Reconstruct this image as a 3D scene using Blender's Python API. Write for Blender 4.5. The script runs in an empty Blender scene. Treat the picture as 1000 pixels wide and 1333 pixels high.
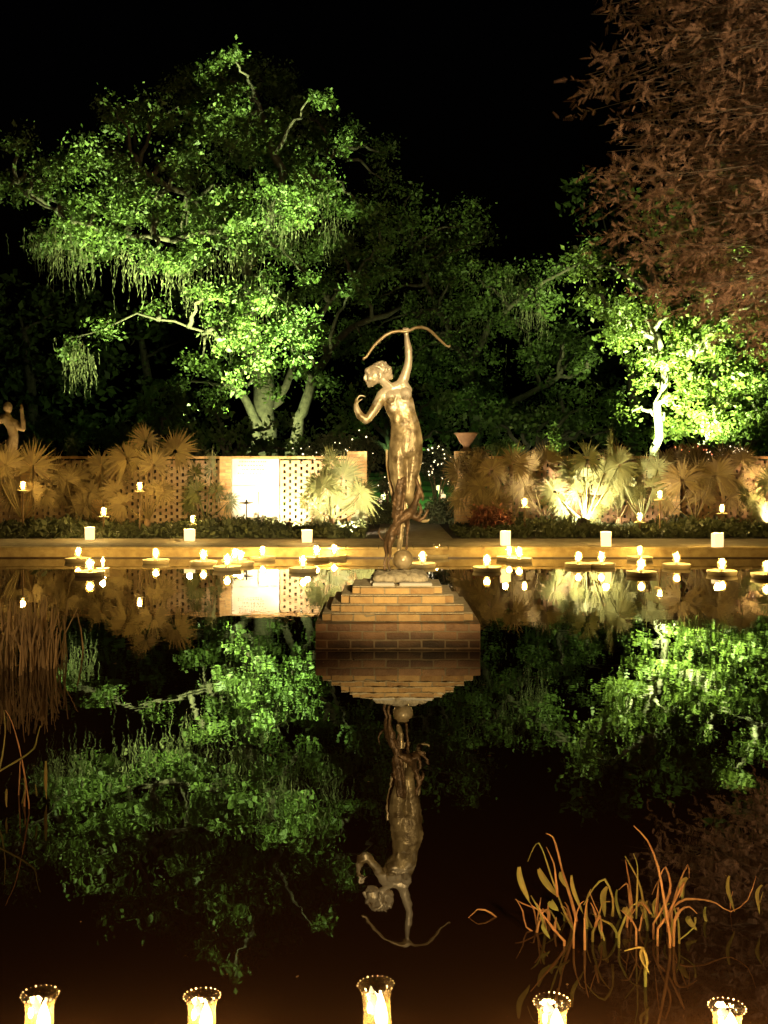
import bpy, math, random
import numpy as np
from mathutils import Vector, Matrix
random.seed(7); RNG = np.random.default_rng(11)
R = math.radians
sc = bpy.context.scene
col = sc.collection
HAZE = 0
F, HOR, CAMZ = 1333.0, 608.0, 1.6

def at(px, py, D):
    return Vector(((px - 500) / F * D, D, CAMZ - (py - HOR) / F * D))

# ------------------------------------------------------------------ materials
def new_mat(name):
    m = bpy.data.materials.new(name); m.use_nodes = True
    nt = m.node_tree
    return m, nt, nt.nodes['Principled BSDF'], nt.nodes['Material Output']

def pmat(name, c, rough=.6, metal=0., var=0., scale=8., bump=0., c2=None, island=False, spec=.5, bscale=None, transl=0.):
    m, nt, b, out = new_mat(name)
    N, L = nt.nodes, nt.links
    b.inputs['Roughness'].default_value = rough
    b.inputs['Metallic'].default_value = metal
    b.inputs['Specular IOR Level'].default_value = spec
    c = tuple(c)
    c2 = tuple(c2) if c2 else tuple(max(0, x * (1 - var)) for x in c)
    tc = N.new('ShaderNodeTexCoord')
    ns = N.new('ShaderNodeTexNoise'); ns.inputs['Scale'].default_value = scale; ns.inputs['Detail'].default_value = 6
    L.new(tc.outputs['Object'], ns.inputs['Vector'])
    ramp = N.new('ShaderNodeValToRGB')
    ramp.color_ramp.elements[0].position = .3 if not island else .2
    ramp.color_ramp.elements[1].position = .7 if not island else .95
    ramp.color_ramp.elements[0].color = c2 + (1,); ramp.color_ramp.elements[1].color = c + (1,)
    if island:
        g = N.new('ShaderNodeNewGeometry')
        mx = N.new('ShaderNodeMath'); mx.operation = 'MULTIPLY_ADD'
        mx.inputs[1].default_value = .8; L.new(ns.outputs['Fac'], mx.inputs[0])
        ml = N.new('ShaderNodeMath'); ml.operation = 'MULTIPLY'; ml.inputs[1].default_value = .5
        L.new(g.outputs['Random Per Island'], ml.inputs[0]); L.new(ml.outputs[0], mx.inputs[2])
        L.new(mx.outputs[0], ramp.inputs['Fac'])
    else:
        L.new(ns.outputs['Fac'], ramp.inputs['Fac'])
    L.new(ramp.outputs['Color'], b.inputs['Base Color'])
    if bump:
        n2 = N.new('ShaderNodeTexNoise'); n2.inputs['Scale'].default_value = bscale or scale * 3; n2.inputs['Detail'].default_value = 8
        L.new(tc.outputs['Object'], n2.inputs['Vector'])
        bp = N.new('ShaderNodeBump'); bp.inputs['Strength'].default_value = bump; bp.inputs['Distance'].default_value = .02
        L.new(n2.outputs['Fac'], bp.inputs['Height']); L.new(bp.outputs['Normal'], b.inputs['Normal'])
    if transl:
        t = N.new('ShaderNodeBsdfTranslucent'); L.new(ramp.outputs['Color'], t.inputs['Color'])
        mix = N.new('ShaderNodeMixShader'); mix.inputs[0].default_value = transl
        L.new(b.outputs[0], mix.inputs[1]); L.new(t.outputs[0], mix.inputs[2]); L.new(mix.outputs[0], out.inputs['Surface'])
    return m

def emat(name, c, s):
    m, nt, b, out = new_mat(name)
    b.inputs['Base Color'].default_value = tuple(c) + (1,)
    b.inputs['Emission Color'].default_value = tuple(c) + (1,)
    b.inputs['Emission Strength'].default_value = s
    return m

def glassy(name, tl=.2):
    m, nt, b, out = new_mat(name)
    N, L = nt.nodes, nt.links
    tr = N.new('ShaderNodeBsdfTransparent'); tr.inputs[0].default_value = (.97, .95, .9, 1)
    gl = N.new('ShaderNodeBsdfGlossy'); gl.inputs['Roughness'].default_value = .08
    lw = N.new('ShaderNodeLayerWeight'); lw.inputs['Blend'].default_value = .35
    mix = N.new('ShaderNodeMixShader')
    L.new(lw.outputs['Facing'], mix.inputs[0]); L.new(tr.outputs[0], mix.inputs[1]); L.new(gl.outputs[0], mix.inputs[2])
    t2 = N.new('ShaderNodeBsdfTranslucent'); t2.inputs[0].default_value = (1., .78, .35, 1)  # amber translucency added so the glass glows like a candle halo
    m2 = N.new('ShaderNodeMixShader'); m2.inputs[0].default_value = tl
    L.new(mix.outputs[0], m2.inputs[1]); L.new(t2.outputs[0], m2.inputs[2]); L.new(m2.outputs[0], out.inputs['Surface'])
    return m

M = {
 'bronze': pmat('bronze', (.60, .46, .26), .36, .35, c2=(.33, .21, .08), scale=9, bump=.12, bscale=24),
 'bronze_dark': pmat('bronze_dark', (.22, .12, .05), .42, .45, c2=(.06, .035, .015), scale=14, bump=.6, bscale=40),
 'brick': pmat('brick', (.64, .40, .15), .85, island=True, c2=(.30, .15, .055), scale=14, bump=.5, bscale=60),
 'brick_wall': pmat('brick_wall', (.52, .36, .19), .85, island=True, c2=(.30, .17, .08), scale=10, bump=.4, bscale=50),
 'brick_red': pmat('brick_red', (.32, .18, .09), .85, island=True, c2=(.14, .07, .035), scale=10, bump=.4, bscale=50),
 'brick_wet': pmat('brick_wet', (.50, .27, .11), .6, island=True, c2=(.15, .07, .03), scale=14, bump=.5, bscale=60),
 'cap': pmat('lit_mortar_cap', (.80, .66, .40), .9, c2=(.55, .40, .2), scale=16, bump=.6, bscale=40),
 'mortar': pmat('mortar', (.40, .30, .16), .9, var=.3, scale=20, bump=.3),
 'stone': pmat('stone', (.62, .50, .30), .8, c2=(.28, .22, .14), scale=18, bump=1., bscale=26),
 'pale_stone': pmat('pale_stone', (.66, .6, .48), .7, c2=(.5, .43, .33), scale=5, bump=.1),
 'panel': pmat('panel', (.75, .68, .55), .75, c2=(.66, .57, .43), scale=3, bump=.05),
 'engrave': pmat('engrave', (.30, .2, .1), .9),
 'kerbstone': pmat('kerbstone', (.54, .40, .17), .8, c2=(.30, .20, .08), scale=6, bump=.4, bscale=40),
 'kerbwet': pmat('kerbwet', (.13, .08, .04), .4, var=.4, scale=8),
 'paving': pmat('paving', (.42, .33, .21), .85, c2=(.25, .18, .1), scale=5, bump=.4, bscale=60),
 'soil': pmat('soil', (.07, .045, .025), .95, var=.5, scale=12, bump=.8),
 'lawn': pmat('lawn', (.06, .12, .03), .9, c2=(.03, .06, .015), scale=9, bump=.8),
 'bark': pmat('bark', (.11, .095, .06), .9, c2=(.04, .035, .022), scale=7, bump=1., bscale=14),
 'pale_bark': pmat('pale_bark', (.32, .30, .23), .85, c2=(.16, .14, .1), scale=5, bump=.6, bscale=14),
 'oak_leaf': pmat('oak_leaf', (.12, .19, .035), .6, island=True, c2=(.025, .04, .012), scale=.5, transl=.3),
 'bright_leaf': pmat('bright_leaf', (.15, .20, .035), .55, island=True, c2=(.05, .085, .02), scale=.6, transl=.35),
 'moss': pmat('moss', (.22, .23, .11), .95, island=True, c2=(.10, .11, .05), scale=1., transl=.35),
 'rust_leaf': pmat('rust_leaf', (.23, .145, .085), .8, island=True, c2=(.07, .045, .022), scale=.8, transl=.3),
 'palm': pmat('palm', (.20, .20, .07), .5, island=True, c2=(.09, .10, .03), scale=3, transl=.25),
 'palm_dry': pmat('palm_dry', (.31, .23, .085), .7, island=True, c2=(.12, .07, .03), scale=3, transl=.25),
 'shrub': pmat('shrub', (.09, .10, .035), .7, island=True, c2=(.03, .035, .012), scale=3, transl=.2),
 'redshrub': pmat('redshrub', (.22, .06, .03), .7, island=True, c2=(.07, .04, .015), scale=3, transl=.2),
 'blossom': pmat('blossom', (.75, .7, .6), .7, var=.1),
 'reed': pmat('reed', (.62, .38, .17), .7, c2=(.36, .18, .07), scale=12, island=False, transl=.15),
 'reed_leaf': pmat('reed_leaf', (.26, .34, .09), .7, c2=(.34, .24, .07), scale=9, transl=.2),
 'reed_dull': pmat('reed_dull', (.42, .30, .13), .8, island=True, c2=(.12, .09, .035), scale=6, transl=.15),
 'iron': pmat('iron', (.05, .04, .03), .5, .6, var=.3),
 'wood': pmat('wood', (.26, .16, .08), .8, var=.4, scale=10),
 'wax': pmat('wax', (.8, .7, .5), .6, var=.05),
 'float': pmat('float', (.42, .33, .18), .6, var=.3, scale=10),
 'glass': glassy('jar_glow_glass', .045), 'cup': glassy('halo_glass', .045),
 'flame': emat('flame', (1., .78, .38), 26),
 'flame_near': emat('flame_near', (1., .8, .4), 30),
 'bag': emat('lit_paper', (1., .78, .42), 1.2),
 'fairy': emat('fairy_bulb', (1., .82, .5), 3),
 'red_fairy': emat('red_fairy_bulb', (1., .25, .1), 4),
 'lens': emat('lamp_lens', (1., .9, .6), 25),
 'lens_green': emat('lamp_lens_green', (.8, 1., .6), 12),
 'blue_fairy': emat('blue_bulb', (.6, .75, 1.), 8),
}
def stain(m, lo, hi, c):
    nt = m.node_tree; N, L = nt.nodes, nt.links; b = N['Principled BSDF']; src = b.inputs['Base Color'].links[0].from_socket
    tc = [n for n in N if n.type == 'TEX_COORD'][0]; sx = N.new('ShaderNodeSeparateXYZ'); L.new(tc.outputs['Object'], sx.inputs[0])
    ns = N.new('ShaderNodeTexNoise'); ns.inputs['Scale'].default_value = 7; ns.inputs['Detail'].default_value = 7; L.new(tc.outputs['Object'], ns.inputs['Vector'])
    ma = N.new('ShaderNodeMath'); ma.operation = 'MULTIPLY_ADD'; ma.inputs[1].default_value = -.26; L.new(ns.outputs['Fac'], ma.inputs[0]); L.new(sx.outputs['Z'], ma.inputs[2])
    mr = N.new('ShaderNodeMapRange'); mr.inputs['From Min'].default_value = lo; mr.inputs['From Max'].default_value = hi; mr.inputs['To Min'].default_value = .85; mr.inputs['To Max'].default_value = 0; L.new(ma.outputs[0], mr.inputs['Value'])
    mx = N.new('ShaderNodeMix'); mx.data_type = 'RGBA'; L.new(mr.outputs[0], mx.inputs['Factor']); L.new(src, mx.inputs['A']); mx.inputs['B'].default_value = c + (1,); L.new(mx.outputs['Result'], b.inputs['Base Color'])
stain(M['brick_wet'], -.10, .03, (.045, .035, .015))
def patina_lit_top():
    m = pmat('bronze_lit_top', (.56, .41, .20), .38, .35, c2=(.12, .075, .028), scale=8, bump=.22, bscale=38)
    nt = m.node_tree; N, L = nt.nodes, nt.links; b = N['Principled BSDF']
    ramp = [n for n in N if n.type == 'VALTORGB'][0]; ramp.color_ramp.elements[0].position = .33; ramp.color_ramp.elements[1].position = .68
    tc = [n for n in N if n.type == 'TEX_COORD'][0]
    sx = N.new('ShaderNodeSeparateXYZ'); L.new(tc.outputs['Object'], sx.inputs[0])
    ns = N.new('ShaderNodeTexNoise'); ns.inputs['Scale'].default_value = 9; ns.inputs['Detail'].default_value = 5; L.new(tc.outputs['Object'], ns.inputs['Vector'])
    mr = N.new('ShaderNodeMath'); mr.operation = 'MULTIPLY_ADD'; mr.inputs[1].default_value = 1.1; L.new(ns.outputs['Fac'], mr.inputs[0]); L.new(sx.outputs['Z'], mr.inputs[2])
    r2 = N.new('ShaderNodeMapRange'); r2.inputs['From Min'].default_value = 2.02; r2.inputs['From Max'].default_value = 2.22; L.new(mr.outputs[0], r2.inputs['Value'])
    mx = N.new('ShaderNodeMix'); mx.data_type = 'RGBA'; L.new(r2.outputs[0], mx.inputs['Factor']); L.new(ramp.outputs['Color'], mx.inputs['A']); mx.inputs['B'].default_value = (.68, .55, .38, 1)  # pale mix paints the lit look of chest and face into the bronze
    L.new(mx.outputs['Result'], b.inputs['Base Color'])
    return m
M['patina_lit_top'] = patina_lit_top()
# ------------------------------------------------------------------ mesh tools
class MB:
    def __init__(s): s.v = []; s.f = []; s.sm = []
    def add(s, vs, fs, smooth=False):
        b = len(s.v); s.v += [tuple(v) for v in vs]; s.f += [tuple(i + b for i in f) for f in fs]; s.sm += [smooth] * len(fs); return s
    def box(s, c, d, rot=0, tilt=None, bev=0, jig=0):
        x, y, z = d[0] / 2, d[1] / 2, d[2] / 2
        m = Matrix.Rotation(rot, 3, 'Z')
        if tilt is not None: m = tilt
        c = Vector(c)
        if bev <= 0:
            vs = [c + m @ Vector((sx * x, sy * y, sz * z)) for sz in (-1, 1) for sy in (-1, 1) for sx in (-1, 1)]
            return s.add(vs, [(0, 2, 3, 1), (4, 5, 7, 6), (0, 1, 5, 4), (2, 6, 7, 3), (0, 4, 6, 2), (1, 3, 7, 5)])
        b = bev; vs = []; fs = []
        jg = lambda: Vector((random.uniform(-jig, jig), random.uniform(-jig, jig), random.uniform(-jig, jig)))
        # chamfered box: outline octagon-less, inset top and bottom rings
        for (dz, k) in ((-z, b), (-z + b, 0), (z - b, 0), (z, b)):
            for sx, sy in ((-1, -1), (1, -1), (1, 1), (-1, 1)):
                vs.append(c + m @ Vector((sx * (x - k), sy * (y - k), dz)) + jg())
        fs.append((3, 2, 1, 0)); fs.append((12, 13, 14, 15))
        for r in range(3):
            for i in range(4):
                j = (i + 1) % 4; fs.append((r * 4 + i, r * 4 + j, r * 4 + 4 + j, r * 4 + 4 + i))
        return s.add(vs, fs)
    def tube(s, pts, rad, n=8, cap=True):
        pts = [Vector(p) for p in pts]
        if not hasattr(rad, '__len__'): rad = [rad] * len(pts)
        vs = []; up = None
        for i, p in enumerate(pts):
            t = (pts[min(i + 1, len(pts) - 1)] - pts[max(i - 1, 0)])
            if t.length < 1e-9: t = Vector((0, 0, 1))
            t.normalize()
            if up is None:
                up = t.cross(Vector((0, 1, .13)) if abs(t.y) < .9 else Vector((1, 0, 0))).normalized()
            else:
                up = (up - t * up.dot(t))
                up = up.normalized() if up.length > 1e-6 else t.orthogonal().normalized()
            w = t.cross(up)
            for k in range(n):
                a = 2 * math.pi * k / n
                vs.append(p + (up * math.cos(a) + w * math.sin(a)) * rad[i])
        fs = []
        for i in range(len(pts) - 1):
            for k in range(n):
                a, b = i * n + k, i * n + (k + 1) % n
                fs.append((a, b, b + n, a + n))
        s.add(vs, fs, True)
        if cap:
            m = len(pts) - 1; base = len(s.v) - len(vs)
            s.f.append(tuple(base + k for k in reversed(range(n)))); s.f.append(tuple(base + m * n + k for k in range(n))); s.sm += [False, False]
        return s
    def lathe(s, c, prof, n=16, sy=1.):
        c = Vector(c); vs = []; fs = []
        for r, z in prof:
            for k in range(n):
                a = 2 * math.pi * k / n; vs.append(c + Vector((r * math.cos(a), sy * r * math.sin(a), z)))
        for i in range(len(prof) - 1):
            for k in range(n):
                a, b = i * n + k, i * n + (k + 1) % n; fs.append((a, b, b + n, a + n))
        fs.append(tuple(reversed(range(n)))); fs.append(tuple((len(prof) - 1) * n + k for k in range(n)))
        return s.add(vs, fs, True)
    def build(s, name, mat, parent=None, loc=None):
        me = bpy.data.meshes.new(name); me.from_pydata(s.v, [], s.f); me.materials.append(mat)
        me.polygons.foreach_set('use_smooth', s.sm); me.update()
        return link(name, me, parent, loc)

def link(name, me, parent=None, loc=None):
    o = bpy.data.objects.new(name, me); col.objects.link(o)
    if parent: o.parent = parent
    if loc is not None: o.location = loc
    return o

def quads(name, V, mat, parent=None):
    V = np.asarray(V, dtype=np.float32).reshape(-1, 4, 3); n = len(V)
    me = bpy.data.meshes.new(name)
    me.vertices.add(4 * n); me.vertices.foreach_set('co', V.reshape(-1))
    me.loops.add(4 * n); me.loops.foreach_set('vertex_index', np.arange(4 * n, dtype=np.int32))
    me.polygons.add(n); me.polygons.foreach_set('loop_start', np.arange(0, 4 * n, 4, dtype=np.int32))
    me.polygons.foreach_set('loop_total', np.full(n, 4, dtype=np.int32))
    me.materials.append(mat); me.update(calc_edges=True); me.validate()
    return link(name, me, parent)

def tag(o, label=None, cat=None, group=None, kind=None):
    if label: o['label'] = label
    if cat: o['category'] = cat
    if group: o['group'] = group
    if kind: o['kind'] = kind
    return o

def empty(name, loc, label, cat, group=None, rz=0):
    o = bpy.data.objects.new(name, None); col.objects.link(o); o.location = loc; o.rotation_euler = (0, 0, rz)
    o.empty_display_size = .1
    return tag(o, label, cat, group)

def local(root, pts):
    return [Vector(p) - root.location for p in pts]

def dup(root, loc, label):
    c = root.copy(); col.objects.link(c); c.location = loc; c['label'] = label
    def rec(a, b):
        for ch in a.children:
            d = ch.copy(); col.objects.link(d); d.parent = b; rec(ch, d)
    rec(root, c)
    return c

def add_point(name, loc, power, color, radius, parent=None):
    l = bpy.data.lights.new(name, 'POINT'); l.energy = power; l.color = color; l.shadow_soft_size = radius
    o = bpy.data.objects.new(name, l); col.objects.link(o); o.location = loc
    if parent: o.parent = parent
    return o

def add_spot(name, loc, target, power, color, size, blend, radius, parent=None):
    l = bpy.data.lights.new(name, 'SPOT'); l.energy = power; l.color = color; l.shadow_soft_size = radius
    l.spot_size = R(size); l.spot_blend = blend
    o = bpy.data.objects.new(name, l); col.objects.link(o)
    d = Vector(target) - Vector(loc)
    o.rotation_euler = d.to_track_quat('-Z', 'Y').to_euler()
    if parent:
        o.parent = parent; o.location = Vector(loc) - parent.location
    else: o.location = loc
    return o

# ------------------------------------------------------------------ setting
POND = (-11.0, 7.3, 2.895, 18.0)      # x0 x1 y0 y1
GZ = .19
def structure(mb, name, mat): return tag(mb.build(name, mat), kind='structure')

# water
wm, nt, b, out = new_mat('pond_water')
b.inputs['Base Color'].default_value = (.022, .012, .006, 1)
b.inputs['Roughness'].default_value = .012
b.inputs['IOR'].default_value = 1.54
N, L = nt.nodes, nt.links
tc = N.new('ShaderNodeTexCoord'); mp = N.new('ShaderNodeMapping'); mp.inputs['Scale'].default_value = (1., .6, 1.)
L.new(tc.outputs['Object'], mp.inputs['Vector'])
n1 = N.new('ShaderNodeTexNoise'); n1.inputs['Scale'].default_value = 3.2; n1.inputs['Detail'].default_value = 3
L.new(mp.outputs[0], n1.inputs['Vector'])
bp = N.new('ShaderNodeBump'); bp.inputs['Strength'].default_value = .5; bp.inputs['Distance'].default_value = .0026
L.new(n1.outputs['Fac'], bp.inputs['Height']); L.new(bp.outputs['Normal'], b.inputs['Normal'])
x0, x1, y0, y1 = POND
w = MB().add([(x0, y0, 0), (x1, y0, 0), (x1, y1, 0), (x0, y1, 0)], [(0, 1, 2, 3)]); structure(w, 'pond_water', wm)

# ground: one sheet round the pond, reaching the horizon
g = MB(); BIG = 400
g.add([(-BIG, y1 + .3, GZ), (BIG, y1 + .3, GZ), (BIG, BIG * 2, GZ), (-BIG, BIG * 2, GZ)], [(0, 1, 2, 3)])
g.add([(x1 + .3, -BIG, GZ), (BIG, -BIG, GZ), (BIG, y1 + .3, GZ), (x1 + .3, y1 + .3, GZ)], [(0, 1, 2, 3)])
g.add([(-BIG, -BIG, GZ), (x0 - .3, -BIG, GZ), (x0 - .3, y1 + .3, GZ), (-BIG, y1 + .3, GZ)], [(0, 1, 2, 3)])
structure(g, 'ground', M['soil'])
g = MB(); g.add([(x0 - .3, -BIG, .0), (x1 + .3, -BIG, .0), (x1 + .3, y0 - .3, .0), (x0 - .3, y0 - .3, .0)], [(0, 1, 2, 3)])
structure(g, 'terrace_paving', M['paving'])
# pond kerb
k = MB()
k.box(((x0 + x1) / 2, y1 + .17, .05), (x1 - x0 + .7, .30, .20))
k.box((x0 - .17, (y0 + y1) / 2, .05), (.30, y1 - y0 + .04, .20)); k.box((x1 + .17, (y0 + y1) / 2, .05), (.30, y1 - y0 + .04, .20))
kk = structure(k, 'pond_kerb', M['kerbstone'])
k = MB(); xx = x0 - .3
while xx < x1 + .3:
    l_ = random.uniform(.55, .62)
    k.box((xx + l_ / 2, y1 + .15 + random.uniform(-.004, .004), .173), (l_ - .008, .38, .042), bev=.006); xx += l_
k.build('coping', M['kerbstone'], kk)
k = MB(); k.box(((x0 + x1) / 2, y1 + .012, .005), (x1 - x0, .05, .03)); k.build('wet_band', M['kerbwet'], kk)
k = MB(); k.box(((x0 + x1) / 2, y0 - .16, -.045), (x1 - x0 + .6, .30, .11), bev=.01); structure(k, 'terrace_kerb', M['kerbstone'])
# path round the pond & through the gate
p = MB(); p.add([(-14, y1 + .34, GZ + .006), (14, y1 + .34, GZ + .006), (14, y1 + 2.1, GZ + .006), (-14, y1 + 2.1, GZ + .006)], [(0, 1, 2, 3)])
p.add([(-.1, y1 + 2.1, GZ + .006), (1.35, y1 + 2.1, GZ + .006), (1.35, 27, GZ + .006), (-.1, 27, GZ + .006)], [(0, 1, 2, 3)])
structure(p, 'path', M['paving'])
p = MB()
for i in range(7):      # terraced lawn beyond the gate
    p.box((1.0, 31 + i * 3.2 + 8, GZ - .1 + .16 * (i + 1)), (16, 16, .2))
structure(p, 'lawn_terraces', M['lawn'])

# ------------------------------------------------------------------ brick helpers
def brick_block(mb, mor, x0, x1, y0, y1, z0, z1, ch=.0745, bl=.205, gap=.013, bev=.005):
    n = max(1, round((z1 - z0) / ch)); ch = (z1 - z0) / n
    mor.box(((x0 + x1) / 2, (y0 + y1) / 2, (z0 + z1) / 2 - .002), (x1 - x0 - .008, y1 - y0 - .008, z1 - z0 - .008))
    dpt = .1
    for c in range(n):
        zc = z0 + (c + .5) * ch; h = ch - gap * .8
        for side in range(4):
            horiz = side < 2
            a, bb = (x0, x1) if horiz else (y0 + dpt + .01, y1 - dpt - .01)
            Ln = bb - a
            if Ln < .05: continue
            m = max(1, round(Ln / bl)); st = Ln / m
            off = (st / 2 if c % 2 else 0)
            edges = [a] + [a + off + i * st for i in range(0 if off else 1, m)] + [bb]
            for e0, e1 in zip(edges[:-1], edges[1:]):
                if e1 - e0 < .03: continue
                j = random.uniform(-.002, .002); l_ = e1 - e0 - gap
                if horiz:
                    yy = y0 + dpt / 2 if side == 0 else y1 - dpt / 2
                    mb.box(((e0 + e1) / 2, yy + j, zc), (l_, dpt, h), bev=bev, jig=.0028)
                else:
                    xx = x0 + dpt / 2 if side == 2 else x1 - dpt / 2
                    mb.box((xx + j, (e0 + e1) / 2, zc), (dpt, l_, h), bev=bev, jig=.0028)

# ------------------------------------------------------------------ pedestal
PX, PY = .122, 9.68
ped = empty('pedestal', (PX, PY, 0), 'stepped square brick pedestal rising from the pond under the bronze archer', 'pedestal')
def cap(w_, d_, z, o):
    MB().box((0, 0, z), (w_ * 2 - .012, d_ * 2 - .012, .007), bev=.002).build('lit_mortar_cap', M['cap'], o)  # pale mortar cap, brightness of the lit step tops put into its colour
def layer(name, half_w, half_d, z0, z1, notch=0, mat='brick'):
    b, mo = MB(), MB()
    if notch:
        brick_block(b, mo, -half_w, half_w, -half_d + .05, half_d - .05, z0, z1)
        o = b.build(name, M[mat], ped); mo.build('mortar', M['mortar'], o)
        b, mo = MB(), MB()
        brick_block(b, mo, -half_w + notch, half_w - notch, -half_d, half_d, z0 - .001, z1 + .003)
        q = b.build('projecting_course', M[mat], o); mo.build('mortar', M['mortar'], o)
        cap(half_w, half_d - .05, z1 + .0035, o); cap(half_w - notch, half_d, z1 + .0075, o)
    else:
        brick_block(b, mo, -half_w, half_w, -half_d, half_d, z0, z1)
        o = b.build(name, M[mat], ped); mo.build('mortar', M['mortar'], o)
layer('base_block', .725, .72, -.06, .232, mat='brick_wet')
layer('brick_step', .675, .62, .232, .297, .085)
layer('brick_step', .600, .53, .297, .360, .085)
layer('brick_step', .515, .44, .360, .434, .08)
layer('brick_step', .415, .35, .434, .500, .075)
s = MB()
for (a, c, w_, d_) in ((-.125, -.2, .2, .2), (.17, -.2, .3, .2), (-.14, .1, .22, .32), (.16, .1, .27, .3)):
    s.box((a, c, .520), (w_, d_, .038), bev=.008)
s.build('stone_pad', M['pale_stone'], ped)

def blob(name, ells, mat, parent, voxel=.008, smooth=5, rough=0):
    """one continuous skin round a list of ellipsoids (centre, (rx,ry,rz), rotation or None)"""
    import bmesh
    bm = bmesh.new()
    base = bmesh.new(); bmesh.ops.create_icosphere(base, subdivisions=2, radius=1)
    bv = [v.co.copy() for v in base.verts]; bf = [[v.index for v in f.verts] for f in base.faces]; base.free()
    V = []; Fc = []
    for c, r, rot in ells:
        o = len(V); c = Vector(c)
        for v in bv:
            q = Vector((v.x * r[0], v.y * r[1], v.z * r[2]))
            if rot is not None: q = rot @ q
            V.append(c + q)
        Fc += [[i + o for i in f] for f in bf]
    me = bpy.data.meshes.new(name + '_raw'); me.from_pydata(V, [], Fc); me.update()
    o = bpy.data.objects.new(name, me); col.objects.link(o)
    md = o.modifiers.new('r', 'REMESH'); md.mode = 'VOXEL'; md.voxel_size = voxel; md.use_smooth_shade = True
    if smooth:
        ms = o.modifiers.new('s', 'SMOOTH'); ms.iterations = smooth; ms.factor = .5
    dg = bpy.context.evaluated_depsgraph_get(); dg.update()
    m2 = bpy.data.meshes.new_from_object(o.evaluated_get(dg))
    bpy.data.objects.remove(o, do_unlink=True); bpy.data.meshes.remove(me)
    if rough:
        from mathutils import noise
        for v in m2.vertices:
            v.co += v.normal * rough * (noise.noise(v.co * 14) + .6 * noise.noise(v.co * 37))
    m2.materials.clear(); m2.materials.append(mat); m2.name = name
    m2.polygons.foreach_set('use_smooth', [True] * len(m2.polygons))
    return link(name, m2, parent)

# ------------------------------------------------------------------ statue
SD = 9.7; SK = SD / F
statue = empty('archer_statue', at(521, 743, SD), 'gilded bronze statue of a nude woman archer raising a bow, hound at her feet', 'statue')
S0 = statue.location.copy()
def sp(px, py, dy=0):      # statue-local point from a profile drawing; dy in drawing units towards the viewer
    return Vector(((px - 500) * SK, SD - dy * SK, CAMZ - (py - HOR) * SK)) - S0
def chain(pts, flat=1.0):
    """pts: (px,py,dy,r[,rdepth]) joined by dense ellipsoids"""
    out = []
    for a, b in zip(pts[:-1], pts[1:]):
        a = list(a) + ([a[3]] if len(a) == 4 else []); b = list(b) + ([b[3]] if len(b) == 4 else [])
        d = math.dist(a[:3], b[:3]); n = max(2, int(d / (.30 * min(a[3], b[3]) + .01)))
        for i in range(n + 1):
            t = i / n; q = [a[k] + (b[k] - a[k]) * t for k in range(5)]
            out.append((sp(q[0], q[1], q[2]), (q[3] * SK, q[4] * SK, q[3] * SK), None))
    return out
def E(px, py, dy, rx, ry, rz, roty=0):
    return (sp(px, py, dy), (rx * SK, ry * SK, rz * SK), Matrix.Rotation(roty, 3, 'Y') if roty else None)
body = []
# torso: flattened sections that lean and twist
tor = [(513, 508, 0, 13, 8), (516, 514, 0, 18.5, 11), (518.5, 523, 0, 21, 12.5), (521.5, 533, 1, 20, 12), (525, 543, 2, 18.6, 10.5), (527.5, 552, 2, 19.5, 11.5),
       (528.5, 564, 1, 21.5, 13), (528.5, 576, 0, 23.4, 14.5), (528, 588, 0, 23, 14.5), (527, 595, 0, 20, 13)]
for a, b_ in zip(tor[:-1], tor[1:]):
    for i in range(5):
        t = i / 5; q = [a[k] + (b_[k] - a[k]) * t for k in range(5)]
        body.append((sp(q[0], q[1], q[2]), (q[3] * SK, q[4] * SK, 6 * SK), Matrix.Rotation(R(-8), 3, 'Y')))
body += [E(509, 517.5, 7, 8.5, 6.5, 8.5), E(528, 513.5, 7, 8.5, 6.5, 8.5), E(508.5, 521, 9, 6, 5.6, 5.4), E(528, 517, 9, 6, 5.6, 5.4), E(506.5, 521, 16, 1.3, 1.6, 1.3), E(528.5, 517, 16, 1.3, 1.6, 1.3)]
body += [E(511, 531, 8.5, 8, 4, 8), E(526, 529, 8.5, 7.5, 4, 8), E(526, 561, 6.5, 13, 8, 12), E(516, 545, 8.2, 4.5, 4, 9), E(530, 543, 8.2, 4.5, 4, 9)]
# buttock / flank
body += [E(541, 580, -6, 9.5, 12, 13), E(516, 582, -6, 9.5, 12, 12)]
# shoulders
body += chain([(513, 507, 0, 8), (501, 512, 2, 8), (497, 516, 3, 7.4)]) + chain([(512, 506, 0, 8), (519, 503, 0, 8), (524, 501, 0, 7.5)])
body += chain([(524, 501, 0, 8.4), (531, 508, -1, 6)])
# neck and collar tendons
body += chain([(510, 508, 0, 7.4), (504, 501, 1, 6.2), (497, 494, 1, 6.2)])
body += chain([(512, 505, 7, 1.6), (500, 494, 6, 1.6)])
# head turned to the left
body += [E(494, 486, 0, 12.2, 10.5, 12.2), E(487, 490, 1, 9.5, 9, 12.5, R(12)), E(483.5, 499, 1, 5, 5.4, 5), E(480.8, 502.3, 1, 2.8, 3.4, 2.8),
         E(478.2, 483, 1, 4, 6.5, 4.5), E(481.5, 493, 6, 4, 3.4, 4.2)]
body += chain([(477.2, 486, 1, 1.8), (474.6, 492, 1, 2.0), (475.6, 493.8, 1, 2.2)])           # nose
body += [E(477.6, 497, 1.2, 2.0, 3.4, 1.0), E(478.2, 499.4, 1.2, 1.9, 3.0, 1.1), E(480.4, 488.2, 6.2, 1.4, 2.0, 1.0), E(479.2, 485.6, 5.2, 2.2, 3.4, 1.0)]
body += chain([(493.5, 489, 10.3, 1.1), (495, 486.5, 10.8, 1.1), (496.4, 489, 10.6, 1.1), (494.3, 494, 10.2, 1.2)])   # ear
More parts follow.
